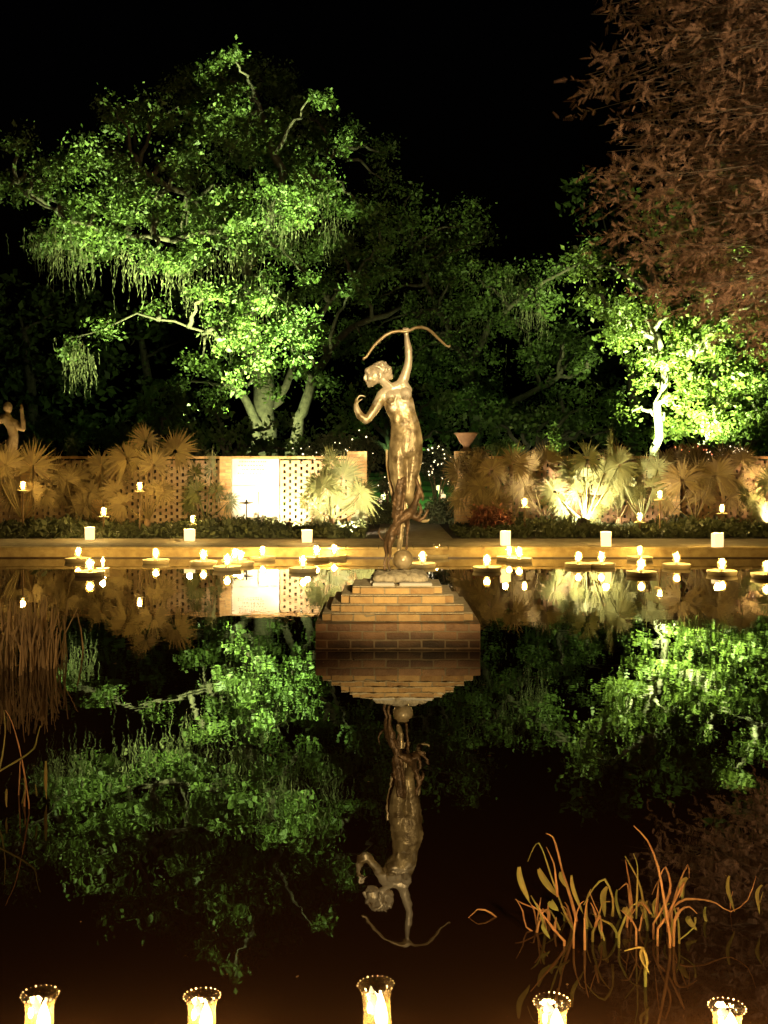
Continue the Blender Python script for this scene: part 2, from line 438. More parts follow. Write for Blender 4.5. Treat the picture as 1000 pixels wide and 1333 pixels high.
# raised arm holding the bow
body += chain([(522, 501, 0, 7.6), (527, 490, 0, 6.7), (531, 477, 0, 5.8), (532.3, 466, 0, 5.0), (531.8, 455, 1, 5.1), (530.2, 445, 1, 4.1), (529.2, 437, 1, 3.1), (528.6, 433, 1, 3.4)])
body += [E(528.3, 430, 1, 3.9, 3.2, 3.6)]
for i, (ox, r_) in enumerate(((-3.0, .95), (-1.0, 1.05), (1.1, 1.05), (3.1, .9))):
    body += chain([(528.3 + ox, 432.4, 3.2, r_), (528 + ox * 1.05, 429.6, 5.2, r_), (527.6 + ox, 427.4, 3.9, r_ * .9), (527.6 + ox, 427.6, 1.6, r_ * .8)])
body += chain([(531.5, 433, 2.5, 1.2), (533.2, 430.2, 4.2, 1.1), (531.2, 427.8, 5.2, 1.0)])
# bent arm drawn to the side
body += chain([(498, 515, 3, 8.2), (492, 526, 6, 7.3), (485.5, 537, 9, 6.2), (479, 546, 11, 5.3), (475.5, 547.5, 11.5, 5)])
body += chain([(477, 547.5, 11.5, 5.2), (469.5, 542, 12, 5.4), (465, 534, 12, 4.5), (463.8, 527.5, 11.5, 3.3)])
body += [E(464.6, 523, 11, 2.6, 3.2, 4.4, R(-8))]
for (oy, kx, r_) in ((-2.6, 0, .95), (-.9, 1.4, 1.05), (.9, 1.6, 1.05), (2.6, .4, .9)):
    body += chain([(465.2, 519.8 + .4 * oy, 11 + oy, r_), (467.6 + kx * .5, 516.4 - .2 * oy, 11 + oy, r_), (471.6 + kx, 515.8, 11 + oy, r_ * .9), (474.6 + kx, 517.4, 11 + oy * .9, r_ * .8)])
body += chain([(466.2, 524.4, 13.6, 1.3), (469.2, 522, 15.4, 1.15), (472, 520.6, 15.2, 1.0)])
# legs
body += chain([(518.5, 588, 1, 13.5, 13), (517.8, 605, 3, 12.6, 12.6), (518.6, 620, 6, 10.8, 10.8), (520.5, 634, 8, 8.9), (521.5, 642, 7, 7.6), (521, 651, 4, 6.2), (521, 660, 1, 6.3), (521.5, 672, 0, 5.1), (522, 685, 0, 4.2), (522, 694, 0, 3.4), (521.6, 700, 0, 3.8)])
body += chain([(538, 587, -2, 13.2, 13), (537.5, 602, -2, 12.4, 12.4), (535, 618, -1, 10.8, 10.8), (533, 632, 2, 8.6), (532, 642, 2, 7.6), (533.5, 650, -5, 6.4), (537, 659, -12, 6.0), (541.5, 668, -18, 4.3), (545, 674, -22, 3.2), (547, 677, -23, 3.5), (552, 679.5, -22, 2.9), (557, 679, -20, 2.2), (559.5, 677.5, -19, 1.6)])
body += chain([(521.6, 699, -2, 3.9), (520.5, 706, 2, 3.9), (519.6, 712, 7, 3.4), (519.2, 714.4, 10, 2.6)])
for k_ in range(5):
    body += chain([(517.4 + k_ * 1.0, 714.2, 9.5, .95), (517.1 + k_ * 1.1, 716, 12.5 - .5 * k_, .8)])
blob('body', body, M['patina_lit_top'], statue, voxel=.0062, smooth=7)
# hair: wavy mass, a band and a knot
hair = [E(497, 482, 0, 11.8, 12.2, 11.2), E(503, 487, -1, 8, 9.5, 8.5), E(507.5, 490, -1, 4.8, 5.5, 5)]
for i in range(46):
    a = random.uniform(-.5, 2.9); b_ = random.uniform(-1.2, 1.2)
    cx, cy = 496.5 + 12.2 * math.cos(a) * math.cos(b_) * 1.0, 483 - 11.6 * math.sin(a) * math.cos(b_)
    if cx < 484 and cy > 480: continue
    hair.append(E(cx, cy, 12.2 * math.sin(b_), 2.8, 2.6, 1.9, random.uniform(0, 3)))
for i in range(14):
    t = i / 13; hair.append(E(479 + 24 * t, 480 - 5.5 * math.sin(t * math.pi) + 7 * t, 11 * math.sin(t * math.pi * .9), 2.4, 2.4, 2.0))
blob('hair', hair, M['patina_lit_top'], statue, voxel=.006, smooth=1)
bow = [(473, 469.5, 10), (474.2, 467.2, 10), (477, 466, 10), (481, 460, 9.4), (487, 451, 8), (494.5, 443.4, 6), (502, 437, 5), (510.5, 432.8, 4.4), (519, 431.4, 4), (528, 432, 3.6), (533, 430.8, 3), (540, 427, 2), (548.5, 425.8, 0), (556, 427.4, -3), (563, 431.8, -6), (570, 438.4, -9), (577, 444.4, -12), (582, 448.4, -14), (585.5, 449.6, -15), (587.2, 447.4, -15)]
MB().tube([sp(*q) for q in bow], [x * SK for x in (1.4, 1.8, 1.5, 1.6, 1.9, 2.1, 2.2, 2.1, 2.0, 2.4, 2.1, 2.1, 2.2, 2.1, 2.0, 1.8, 1.6, 1.4, 1.7, 1.3)], 10).build('bow', M['bronze'], statue)
# drapery falling behind the legs
dr = MB(); rows = []
path = [(502, 584, -2), (502.5, 604, -4), (505, 622, -5), (508, 640, -5), (511.5, 658, -5), (515.5, 674, -4), (519.5, 688, -4)]
for j, (a, b_, c) in enumerate(path):
    row = []
    for i in range(13):
        u = i / 12; wdt = 28 * (1 - .085 * j)
        row.append(sp(a + u * wdt, b_ + 2 * math.sin(u * 9 + j), c - 4 * math.sin(u * 3.1) - 1.3 * math.sin(u * 22 + j * .3)))
    rows.append(row)
vs = [q for r_ in rows for q in r_]; fs = []
for j in range(len(rows) - 1):
    for i in range(12):
        a = j * 13 + i; fs.append((a, a + 1, a + 14, a + 13))
n_ = len(vs); vs2 = vs + [q + Vector((0, .018, 0)) for q in vs]
fs2 = fs + [tuple(reversed([i + n_ for i in f])) for f in fs]
for j in range(len(rows) - 1):
    a = j * 13; fs2.append((a, a + 13, a + 13 + n_, a + n_)); a += 12; fs2.append((a + 13, a, a + n_, a + 13 + n_))
dr.add(vs2, fs2, True); dr.build('drapery', M['bronze'], statue)
shade_fold = chain([(524, 616, 10, 2.4), (523, 624, 13, 3.6), (520.5, 640, 14, 5.2), (518, 660, 11, 5.6), (515.5, 678, 8, 4.6), (514, 694, 6, 3.0)]) + chain([(519, 625, 15, 2.2), (514, 650, 14, 2.6), (511.5, 672, 9, 2.2)]) + chain([(527, 622, 12, 2.2), (525.5, 645, 13, 2.6), (522, 672, 11, 2.4), (518, 700, 7, 1.8)])
blob('darkening_fold', shade_fold, M['bronze_dark'], statue, voxel=.007, smooth=1, rough=.006)  # cloth fold added in dark bronze to darken the legs
scarf = chain([(541, 612, -6, 1.8), (545, 621, -7, 2.4), (546.5, 630, -6, 2.6), (544, 640, -5, 2.8), (541, 650, -5, 3.0)])
scarf += chain([(541, 650, -5, 2.6), (536, 660, 0, 3.2), (532, 670, 5, 3)])
blob('scarf', scarf, M['bronze'], statue, voxel=.008, smooth=2)
# hound twisting round the legs, muzzle lifted
h = chain([(501, 741, 0, 2.2), (500.5, 733, -1, 1.9), (503.5, 722, -3, 2.2), (502.5, 712, 1, 3.6), (506, 702, 2, 6.2), (509, 695, 2, 7.2)])
h += chain([(508, 741, 6, 2.0), (505, 733, 5, 1.7), (508, 722, 4, 2.0), (507, 711, 7, 3.3), (510, 700, 7, 5.4)])
h += chain([(507, 700, 3, 6.8, 7), (511, 690, 5, 5.8, 6.4), (517, 680, 8, 5.0, 5.6), (524, 674, 8, 6.2, 7), (532, 669, 5, 7.4, 8), (537, 664, 2, 6.6, 7), (540, 657, 0, 4.8), (543, 649, 1, 3.9), (545, 642, 2, 4.2)])
h += [E(546, 638, 2, 4.6, 4.4, 5)] + chain([(546, 636, 3, 3.6), (543, 629, 5, 2.6), (541.5, 624, 6, 1.9)])
h += chain([(548.5, 639, 4, 1.8), (550.5, 646, 3, 2.2), (550.5, 651, 2, 1.5)])
h += chain([(537, 671, 5, 4.6), (543, 674, 6, 3), (548, 666, 7, 2.4), (547, 659, 8, 2.4), (545.5, 656, 9, 2.2)]) + chain([(537, 672, 2, 4.2), (546, 677, 2, 2.8), (552, 674, 1, 2.2), (555.5, 667, 1, 2.2), (557, 664, 2, 1.8)])
h += chain([(530, 674, 3, 3.6), (531.5, 684, 1, 2.3), (530, 695, -1, 1.9), (529.4, 708, 1, 1.7), (529, 714, 4, 2.0)])
h += chain([(505, 700, -2, 2.2), (499, 703, -3, 1.7), (494.5, 699, -3, 1.3), (493, 693, -2, 1.1), (494.5, 687, -1, .9)])
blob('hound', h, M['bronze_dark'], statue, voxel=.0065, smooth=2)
blob('globe', [E(524.5, 728, 3, 14, 14, 13.4)], M['bronze'], statue, voxel=.009, smooth=2)
rk = [(Vector((.005, -.0, -.055)), (.25, .235, .050), None)]
for i in range(26):
    a = i / 26 * 6.283; rk.append((Vector((.005 + .185 * max(-1, min(1, 1.35 * math.cos(a))), .18 * max(-1, min(1, 1.35 * math.sin(a))), -.055)), (.075, .07, .045), None))
for i in range(14): rk.append((Vector((random.uniform(-.17, .17), random.uniform(-.17, .17), -.018)), (.06, .06, .022), None))
blob('rock_base', rk, M['stone'], statue, voxel=.010, smooth=1, rough=.012)

# ------------------------------------------------------------------ garden wall
WD = 23.8
wall = empty('garden_wall', (0, WD, GZ), 'pierced brick garden wall with white inscribed panel, left of the gateway', 'wall')
def pierced(name, xa, xb, parent, z1=1.52, mat='brick_wall'):
    b = MB(); n = int((z1) / .0745)
    for c in range(n):
        zc = c * .0745 + .037; off = .13 if c % 2 else 0
        x = xa - .26 + off
        while x < xb:
            e0, e1 = max(x, xa), min(x + .205, xb)
            if e1 - e0 > .03: b.box(((e0 + e1) / 2, random.uniform(-.003, .003), zc), (e1 - e0, .1, .0755 - .003 * (c % 2)), bev=.002)
            x += .26
    return b.build(name, M[mat], parent)
def wx(px, D=WD): return (px - 500) / F * D
ZT = 1.60     # height of the piercing above ground
pierced('pierced_panel', -14.0, wx(286), wall, ZT)
pierced('pierced_panel', wx(365), wx(452), wall, ZT)
def pier(xa, xb, parent, zt=1.66, dep=.34):
    b, mo = MB(), MB(); brick_block(b, mo, xa, xb, -dep / 2, dep / 2, 0, zt)
    o = b.build('pier', M['brick'], parent); mo.build('mortar', M['mortar'], o); return o
pier(wx(287), wx(302.5), wall); pier(wx(452), wx(478), wall, 1.78)
for pxx in (30, 120): pier(wx(pxx), wx(pxx + 16), wall)
pn = MB(); zj = CAMZ - (632 - HOR) / F * WD - GZ
pn.box(((wx(303) + wx(363.5)) / 2, .0, zj / 2), (wx(363.5) - wx(303), .12, zj), bev=.004)
pn.box(((wx(303) + wx(363.5)) / 2, .0, (zj + .012 + ZT) / 2), (wx(363.5) - wx(303), .12, ZT - zj - .012), bev=.004)
po = pn.build('inscribed_panel', M['panel'], wall)
ins = MB()
for r_, (yy, xa, xb) in enumerate(((596, 309, 345), (601, 312, 346), (606, 310, 342), (611, 316, 345), (616, 310, 340))):
    x = xa
    while x < xb:
        l_ = random.uniform(1, 3.4)
        ins.box((wx(x + l_ / 2), -.061, CAMZ - (yy - HOR) / F * WD - GZ), (l_ / F * WD * .8, .004, .022)); x += l_ + random.uniform(.6, 1.4)
ins.build('inscription', M['engrave'], po)
cp = MB()
for xa, xb in ((-14, wx(452)),):
    x = xa
    while x < xb:
        e = min(x + .21, xb); cp.box(((x + e) / 2, random.uniform(-.002, .002), ZT + .032), (e - x - .008, .2, .062), bev=.004); x = e
cp.build('coping', M['brick'], wall)

wall2 = empty('garden_wall', (0, WD + .05, GZ), 'dim pierced brick garden wall running off right of the gateway', 'wall')
pierced('pierced_panel', wx(620), wx(735), wall2, ZT, 'brick_red'); pierced('pierced_panel', wx(750), 14.0, wall2, ZT, 'brick_red')  # redder brick, the right wall's dimness also put into its colour
pier(wx(592), wx(620), wall2, 1.78, .5); pier(wx(735), wx(750), wall2); pier(wx(868), wx(884), wall2)
cp = MB(); x = wx(620)
while x < 14: cp.box((x + .105, random.uniform(-.002, .002), ZT + .032), (.2, .2, .062), bev=.004); x += .21
cp.build('coping', M['brick'], wall2)
u = empty('garden_urn', at(607, 604, WD + .05), 'flared clay urn standing on the brick pier right of the gateway', 'urn')
u.location.z = GZ + 1.78
u0 = MB().lathe((0, 0, 0), [(.14, 0), (.14, .04), (.07, .07), (.08, .12), (.16, .22), (.25, .38), (.29, .42), (.27, .43), (.2, .36)], 20).build('vase', M['brick_red'], u)

# ------------------------------------------------------------------ foliage helpers
def rand_unit(n):
    v = RNG.normal(size=(n, 3)); return v / np.linalg.norm(v, axis=1, keepdims=True)
def leaf_quads(C, size, aspect=.5, droop=0.):
    n = len(C); d = rand_unit(n)
    if droop: d[:, 2] -= droop; d /= np.linalg.norm(d, axis=1, keepdims=True)
    e = np.cross(d, rand_unit(n)); e /= np.linalg.norm(e, axis=1, keepdims=True) + 1e-9
    s_ = size * np.clip(np.exp(RNG.normal(0, .42, (n, 1))), .35, 2.1); a = aspect * s_ * .5
    return np.stack([C - d * s_ * .5, C + e * a, C + d * s_ * .5, C - e * a], 1)
def cluster_leaves(clusters, sub=26, per=34, size=.17, subr=.38, flat=.7, aspect=.55):
    out = []
    for (px, py, rp, D) in clusters:
        c = np.array(at(px, py, D)); r_ = rp / F * D
        n = max(4, int(sub * (r_ ** 2)))
        dd = rand_unit(n) * (RNG.uniform(.15, 1., (n, 1)) ** .45) * r_ * 1.08; dd[:, 2] *= flat
        sc_ = c + dd
        k_ = np.repeat(sc_, per, 0); sr = np.repeat(RNG.uniform(.5, 1.3, (n, 1)) * subr, per, 0)
        off = RNG.normal(size=(len(k_), 3)) * sr * .55; off[:, 2] *= .7
        out.append(leaf_quads(k_ + off, size, aspect))
    return np.concatenate(out)
def moss_quads(spots, n=30, ln=1.2, w=.05):
    out = []
    for (px, py, rp, D) in spots:
        c = np.array(at(px, py, D)); r_ = rp / F * D
        base = c + RNG.normal(size=(n, 3)) * np.array([r_ * .55, r_ * .5, r_ * .28])
        for b_ in base:
            L_ = ln * RNG.uniform(.15, 1.) ** 1.6 * 1.3; m_ = max(3, int(L_ / .13)); p = b_.copy(); dx = RNG.normal(size=2) * .01
            for i in range(m_):
                t = i / m_; q = p + np.array([dx[0] + RNG.normal() * .03, dx[1] + RNG.normal() * .03, -L_ / m_ * 1.25])
                ww = w * (1.2 - t) * RNG.uniform(.4, 1.6); a = RNG.uniform(0, 3.14); e = np.array([math.cos(a), math.sin(a), 0]) * ww
                mm = p * .5 + q * .5 + RNG.normal(size=3) * .015
                out.append([p, mm + e, q, mm - e]); p = p * .2 + q * .8
    return np.array(out)
def limb(mb, pts, r0, r1, n=8, wob=.12):
    P = [Vector(p) for p in pts]; Q = []
    for a, b_ in zip(P[:-1], P[1:]):
        for i in range(4):
            t = i / 4; q = a.lerp(b_, t)
            if Q: q += Vector((random.uniform(-1, 1), random.uniform(-1, 1), random.uniform(-1, 1))) * wob
            Q.append(q)
    Q.append(P[-1]); m_ = len(Q) - 1
    mb.tube(Q, [r0 + (r1 - r0) * (i / m_) ** .8 for i in range(m_ + 1)], n); return Q

def make_tree(name, label, limbs, clusters, leaf, bark='bark', moss=None, group=None, leafkw={}, mosskw={}, cat='tree'):
    base = Vector(limbs[0][0][0]); root = empty(name, (base.x, base.y, GZ), label, cat, group)
    t = MB(); nodes = []
    for pts, r0, r1 in limbs: nodes += limb(t, pts, r0, r1)
    for (px, py, rp, D) in clusters:      # twigs out to each clump
        c = at(px, py, D); q = min(nodes, key=lambda v: (v - c).length)
        if (q - c).length < 9: limb(t, [q, q.lerp(c, .5) + Vector((0, 0, .3)), c], .11, .025, 5, .1)
    off = root.location
    t.v = [(a - off.x, b_ - off.y, c - off.z) for a, b_, c in t.v]
    t.build('trunk', M[bark], root)
    Q = cluster_leaves(clusters, **leafkw) - np.array(off); quads('crown', Q, M[leaf], root)
    if moss: quads('hanging_moss', moss_quads(moss, **mosskw) - np.array(off), M['moss'], root)
    return root

# ------------------------------------------------------------------ live oak, left of centre
o = lambda px, py, D=40: at(px, py, D)
oak_cl = [(300,100,40,40),(252,115,36,39),(345,108,36,41),(203,150,32,38),(152,145,22,37),(400,150,36,41),(440,180,28,42),(282,160,44,38),(342,180,48,39),(232,205,34,37),
 (122,200,28,36),(62,235,32,36),(22,185,22,36),(15,245,28,36),(100,262,30,36),(162,240,32,37),(200,275,32,37),(400,230,40,39),(368,262,44,37),(432,262,30,40),(292,270,40,37),
 (318,310,40,37),(250,330,32,36),(92,305,28,35),(60,318,20,35),(140,310,22,36),(182,325,20,36),(215,345,22,36),(270,380,24,36),(300,402,24,37),(380,322,34,40),(440,322,34,41),
 (420,380,30,42),(480,350,30,43),(490,290,28,43),(505,198,18,42),(500,235,16,42),(360,400,28,41),(140,428,12,36),(92,456,16,35),(262,472,22,38),(312,470,22,39),(342,482,20,40),(280,515,18,38),
 (345,440,24,36.5),(380,450,24,37),(300,448,22,36.5),(330,398,22,36),(350,505,16,37),(385,480,18,37),(410,440,24,39),(315,500,16,36.5),(420,500,20,39),(395,430,26,42),(440,450,24,43),(205,405,14,38),(235,500,14,40)]
def inside(x, y, P):
    c = False
    for (x1_, y1_), (x2_, y2_) in zip(P, P[1:] + P[:1]):
        if (y1_ > y) != (y2_ > y) and x < (x2_ - x1_) * (y - y1_) / (y2_ - y1_) + x1_: c = not c
    return c
def fill(poly, n, rlo, rhi, dlo, dhi):
    xs = [p[0] for p in poly]; ys = [p[1] for p in poly]; out = []
    while len(out) < n:
        x, y = random.uniform(min(xs), max(xs)), random.uniform(min(ys), max(ys))
        if inside(x, y, poly) and all(math.hypot(x - q[0], y - q[1]) > rlo * .8 for q in out): out.append((x, y, random.uniform(rlo, rhi), random.uniform(dlo, dhi)))
    return out
oak_cl += fill([(30,185),(130,130),(200,115),(260,80),(320,75),(400,105),(450,170),(500,200),(510,330),(480,450),(400,470),(330,500),(250,470),(235,400),(200,345),(60,335),(0,280)], 66, 13, 22, 35.5, 43)
oak_limbs = [([o(352,700), o(350,620), o(345,540), o(335,470)], .55, .4),
 ([o(335,470), o(325,400,39), o(318,350,38.5), o(290,300,38), o(240,250,38), o(180,220,37)], .3, .08),
 ([o(318,350,38.5), o(350,280,38), o(365,220,38), o(345,150,39), o(320,100,40)], .32, .07),
 ([o(350,280,38), o(400,240,39), o(440,200,41)], .2, .05),
 ([o(335,470), o(270,430,38), o(180,410,37), o(95,440,36)], .07, .03),
 ([o(290,300,38), o(200,310,37), o(90,290,36), o(20,240,36)], .13, .04),
 ([o(345,540), o(375,500,40), o(400,430,41), o(440,380,42), o(500,330,43)], .2, .05),
 ([o(385,700,39), o(380,600,39), o(388,545,39), o(405,500,39), o(440,440,41), o(520,400,43)], .34, .1),
 ([o(310,700,39), o(328,600,39), o(335,555,39), o(318,520,39), o(300,500,38.5)], .3, .12)]
make_tree('live_oak', 'huge mossy live oak lit green from below, behind the white panel', oak_limbs, oak_cl, 'oak_leaf',
          moss=[(90,320,40,35),(180,335,35,36),(240,350,30,36),(300,330,40,37),(370,290,45,37),(330,380,35,37),(100,458,25,35),(420,290,30,40),(300,420,30,38),(60,310,25,35),(390,250,30,38),(345,240,30,38)],
          leafkw=dict(sub=24, per=62, size=.125, subr=.42), mosskw=dict(n=90, ln=1.2, w=.022))
# ------------------------------------------------------------------ darker oak behind the archer
c2 = [(602,520,26,43),(622,470,26,43),(588,455,26,43),(600,400,28,43),(640,540,26,43),(540,330,42,47),(600,290,36,48),(560,400,42,47),(622,365,40,45),(682,365,34,44),(640,420,38,46),(702,398,24,41),(560,470,34,46),(622,505,38,46),(700,470,32,45),(765,330,26,44),
 (480,430,30,47),(505,490,28,46),(682,545,28,45),(640,578,18,43),(765,480,24,43),(560,540,26,46),(590,350,36,47),(735,440,26,44),(520,290,28,48),(730,520,24,44)] + fill([(520,250),(580,230),(640,290),(760,310),(780,420),(760,520),(640,540),(520,500),(480,400)], 24, 14, 22, 44, 48)
make_tree('dim_oak', 'broad dim oak with thin moss streaks directly behind the bronze archer', 
 [([o(628,700,46), o(625,620,46), o(618,560,46), o(610,480,46)], .32, .24), ([o(610,480,46), o(580,420,46), o(545,350,47), o(520,300,48)], .2, .05), ([o(610,480,46), o(640,420,46), o(690,380,44), o(760,340,44)], .2, .05),
  ([o(618,560,46), o(670,520,45), o(730,490,44), o(765,480,43)], .22, .05), ([o(735,700,44), o(732,600,44), o(738,560,44), o(730,520,44)], .25, .1)], c2, 'oak_leaf',
 moss=[(640,360,40,45),(690,370,30,44),(560,400,35,47),(610,420,40,46),(700,400,20,42)], leafkw=dict(sub=15, per=50, size=.14, subr=.5), mosskw=dict(n=70, ln=1.3, w=.024))
# ------------------------------------------------------------------ bright tree on the right
c3 = fill([(790,385),(850,380),(1000,380),(1060,450),(1050,540),(960,570),(900,560),(850,520),(840,450),(800,430)], 34, 13, 20, 33.8, 37) + [(925,550,22,33.5),(965,500,22,33.6),(1000,470,22,33.6),(880,470,18,33.8),(848,470,14,33.6),(800,402,24,34),(842,398,28,35),(892,412,34,36),(942,422,34,36),(985,432,28,35),(922,452,28,36),(850,432,22,36),(962,482,28,35),(992,505,24,34),(905,500,22,37),(932,512,22,35),(885,528,12,34),
 (980,545,22,33),(805,440,18,34),(870,555,24,37),(952,335,24,35),(985,372,24,35),(765,345,26,37),(772,385,18,35),(1040,440,40,36),(1060,500,40,35),(1020,380,40,36),(900,360,34,37),(840,350,30,37),(845,500,16,36),(820,540,14,36),(812,430,26,35),(866,450,24,37),(900,440,30,37),(940,470,26,37),(985,520,26,36),(915,545,22,37),(955,575,20,36),(835,470,20,37)]
make_tree('pale_trunked_tree', 'tree with bare white trunk and vivid green floodlit leaves, right side beyond the wall',
 [([o(850,700,35), o(853,600,35), o(858,540,35), o(863,478,35)], .17, .13), ([o(863,478,35), o(852,440,35), o(845,415,35), o(850,380,35)], .19, .07), ([o(863,478,35), o(880,462,35), o(905,460,35), o(950,440,35.5)], .15, .05),
  ([o(895,700,34.5), o(900,600,34.5), o(925,550,34.5), o(965,490,34.5), o(1000,445,34.5), o(1040,410,35)], .13, .06), ([o(905,460,35), o(930,420,35), o(985,390,35)], .09, .03), ([o(850,440,35), o(820,420,34.5), o(795,405,34)], .08, .03)],
 c3, 'bright_leaf', bark='pale_bark', leafkw=dict(sub=34, per=48, size=.13, subr=.38))
# ------------------------------------------------------------------ dark trees filling the back
for i, (px, D, cl) in enumerate(((40, 52, [(0,470,60,52),(60,500,60,52),(120,480,50,52),(20,400,50,53),(90,410,50,53),(10,545,40,50),(90,555,35,50)]),
                                 (190, 56, [(170,450,55,56),(230,420,50,56),(210,520,50,55),(280,440,45,55),(160,550,35,54),(260,560,30,54)]),
                                 (820, 54, [(800,480,50,54),(750,440,45,54),(830,540,40,54),(780,560,35,52),(850,300,60,56),(780,260,45,57)]),
                                 (930, 50, [(930,570,35,47),(980,585,35,46),(900,540,40,50),(960,250,70,54),(1000,420,60,52)]))):
    make_tree('background_tree', ('black unlit tree filling the left edge under the oak', 'dark tree in the gap beneath the left oak limbs', 'dark tree between the dim oak and the white trunk', 'shadowy tree behind the leaning limb at the right edge')[i],
              [([o(px, 700, D), o(px + 6, 600, D), o(px + 3, 500, D), o(px - 10, 430, D)], .5, .15)], cl, 'oak_leaf', group='dark trees beyond the garden wall', leafkw=dict(sub=5, per=22, size=.34, subr=.6))

US = [('black evergreen bush mass at the far left beyond the wall, under the figure arm', 45, [(0,555,34,31),(45,565,32,31),(90,560,30,32),(130,575,26,31)]),
      ('dark rounded evergreen behind the tall palmetto, left of the lit oak trunks', 205, [(165,570,30,31),(205,555,34,32),(245,572,26,31),(225,525,26,32)]),
      ('dark leafy evergreen partly hiding the forks of the lit oak', 300, [(285,572,22,30.5),(308,560,20,31),(330,584,16,30),(350,575,14,31),(372,585,18,30.5),(365,548,14,32),(400,575,20,31.5),(280,535,20,32)]),
      ('dark evergreen thicket behind the archer from knees to shoulders', 520, [(445,560,28,32),(490,545,32,33),(540,560,30,32),(590,560,28,32),(560,520,28,33),(500,505,24,33),(455,520,22,33)]),
      ('dark evergreen thicket between the urn and the brightest palmetto', 690, [(640,550,28,33),(680,560,26,32),(720,545,28,33),(760,560,28,32),(800,560,26,32),(780,520,26,33),(830,580,16,31)]),
      ('low dark evergreen under the leaning limb at the right edge', 960, [(905,582,14,31),(945,585,18,31),(985,570,24,31),(1020,555,30,31)])]
for lab, px, cl in US:
    D = 31; make_tree('evergreen_shrub', lab, [([at(px, 690, D), at(px + 2, 640, D), at(px - 3, 600, D)], .16, .08)], cl, 'oak_leaf', group='dark evergreens beyond the wall', leafkw=dict(sub=26, per=40, size=.14, subr=.4), cat='evergreen')

# ------------------------------------------------------------------ rusty cypress overhanging from the right
TR = Vector((8.6, 14.6, GZ))
cy = empty('rusty_cypress', TR, 'feathery rust-brown cypress hanging into the top right corner, its trunk beyond the frame', 'tree')
t = MB()
def loc_(p): return tuple(Vector(p) - TR)
trunkpts = [(8.6, 14.6, GZ), (8.55, 14.6, 3), (8.45, 14.7, 7), (8.35, 14.7, 11), (8.3, 14.7, 14)]
t.tube([loc_(p) for p in trunkpts], [.42, .3, .24, .15, .06], 10)
sprays = []
def edge_x(z):      # how far left the crown reaches at a height, by picture row
    py = HOR - (z - CAMZ) / 14.2 * F
    pts = [(-260, 800), (-120, 780), (0, 772), (70, 738), (130, 745), (190, 772), (240, 738), (290, 765), (330, 785), (370, 800), (400, 850), (430, 960), (445, 1060)]
    for (a, xa), (b_, xb) in zip(pts[:-1], pts[1:]):
        if a <= py <= b_: return (xa + (xb - xa) * (py - a) / (b_ - a) - 500) / F * 14.2
    return None
branches = []
for i in range(380):
    z = random.uniform(3.2, 10.6); ex = edge_x(z)
    if ex is None: continue
    ys = random.uniform(-2.4, 2.6); far = 1 - (abs(ys) / 3.4) ** 2
    reach = (8.4 - ex) * far * random.uniform(.72, 1.0)
    end = Vector((8.4 - reach, 14.6 + ys * 1.1, z)); st = Vector((8.45, 14.65, z + random.uniform(.2, .9)))
    mid = st.lerp(end, .5) + Vector((random.gauss(0, .2), random.gauss(0, .3), random.gauss(.15, .3)))
    t.tube([loc_(st), loc_(mid), loc_(end)], [.022, .012, .003], 5); branches.append((st, mid, end))
t.build('trunk', M['bark'], cy)
Q = []
for st, mid, end in branches:
    for k_ in range(24):
        u_ = random.uniform(.1, 1.0)
        p0 = st.lerp(mid, u_ * 2) if u_ < .5 else mid.lerp(end, u_ * 2 - 1)
        td = Vector((-.6 + random.gauss(0, .6), random.gauss(0, .8), random.gauss(-.12, .55))).normalized(); tl = random.uniform(.35, .8) * (1.25 - .5 * u_)
        for q_ in range(7):
            p = p0 + td * tl * (q_ + random.random()) / 7 + Vector((0, 0, -.05 * q_ / 7))
            d = (td + Vector(rand_unit(1)[0]) * .85).normalized()
            Ls = random.uniform(.06, .2); e = d.cross(Vector(rand_unit(1)[0])).normalized(); m_ = 6
            Q.append([p - e * .003, p + d * Ls * .5 - e * .004, p + d * Ls, p + e * .003])
            for i in range(m_):
                b_ = p + d * Ls * (i + .5) / m_; ll = Ls * .24 * (1 - .6 * i / m_)
                for sg in (-1, 1):
                    q = b_ + (d * .9 + e * sg).normalized() * ll * 1.2; wv = d * .006
                    Q.append([b_ - wv * .6, (b_ + q) / 2 - wv, q, (b_ + q) / 2 + wv])
Q = np.array(Q) - np.array(TR)
quads('crown', Q, M['rust_leaf'], cy)

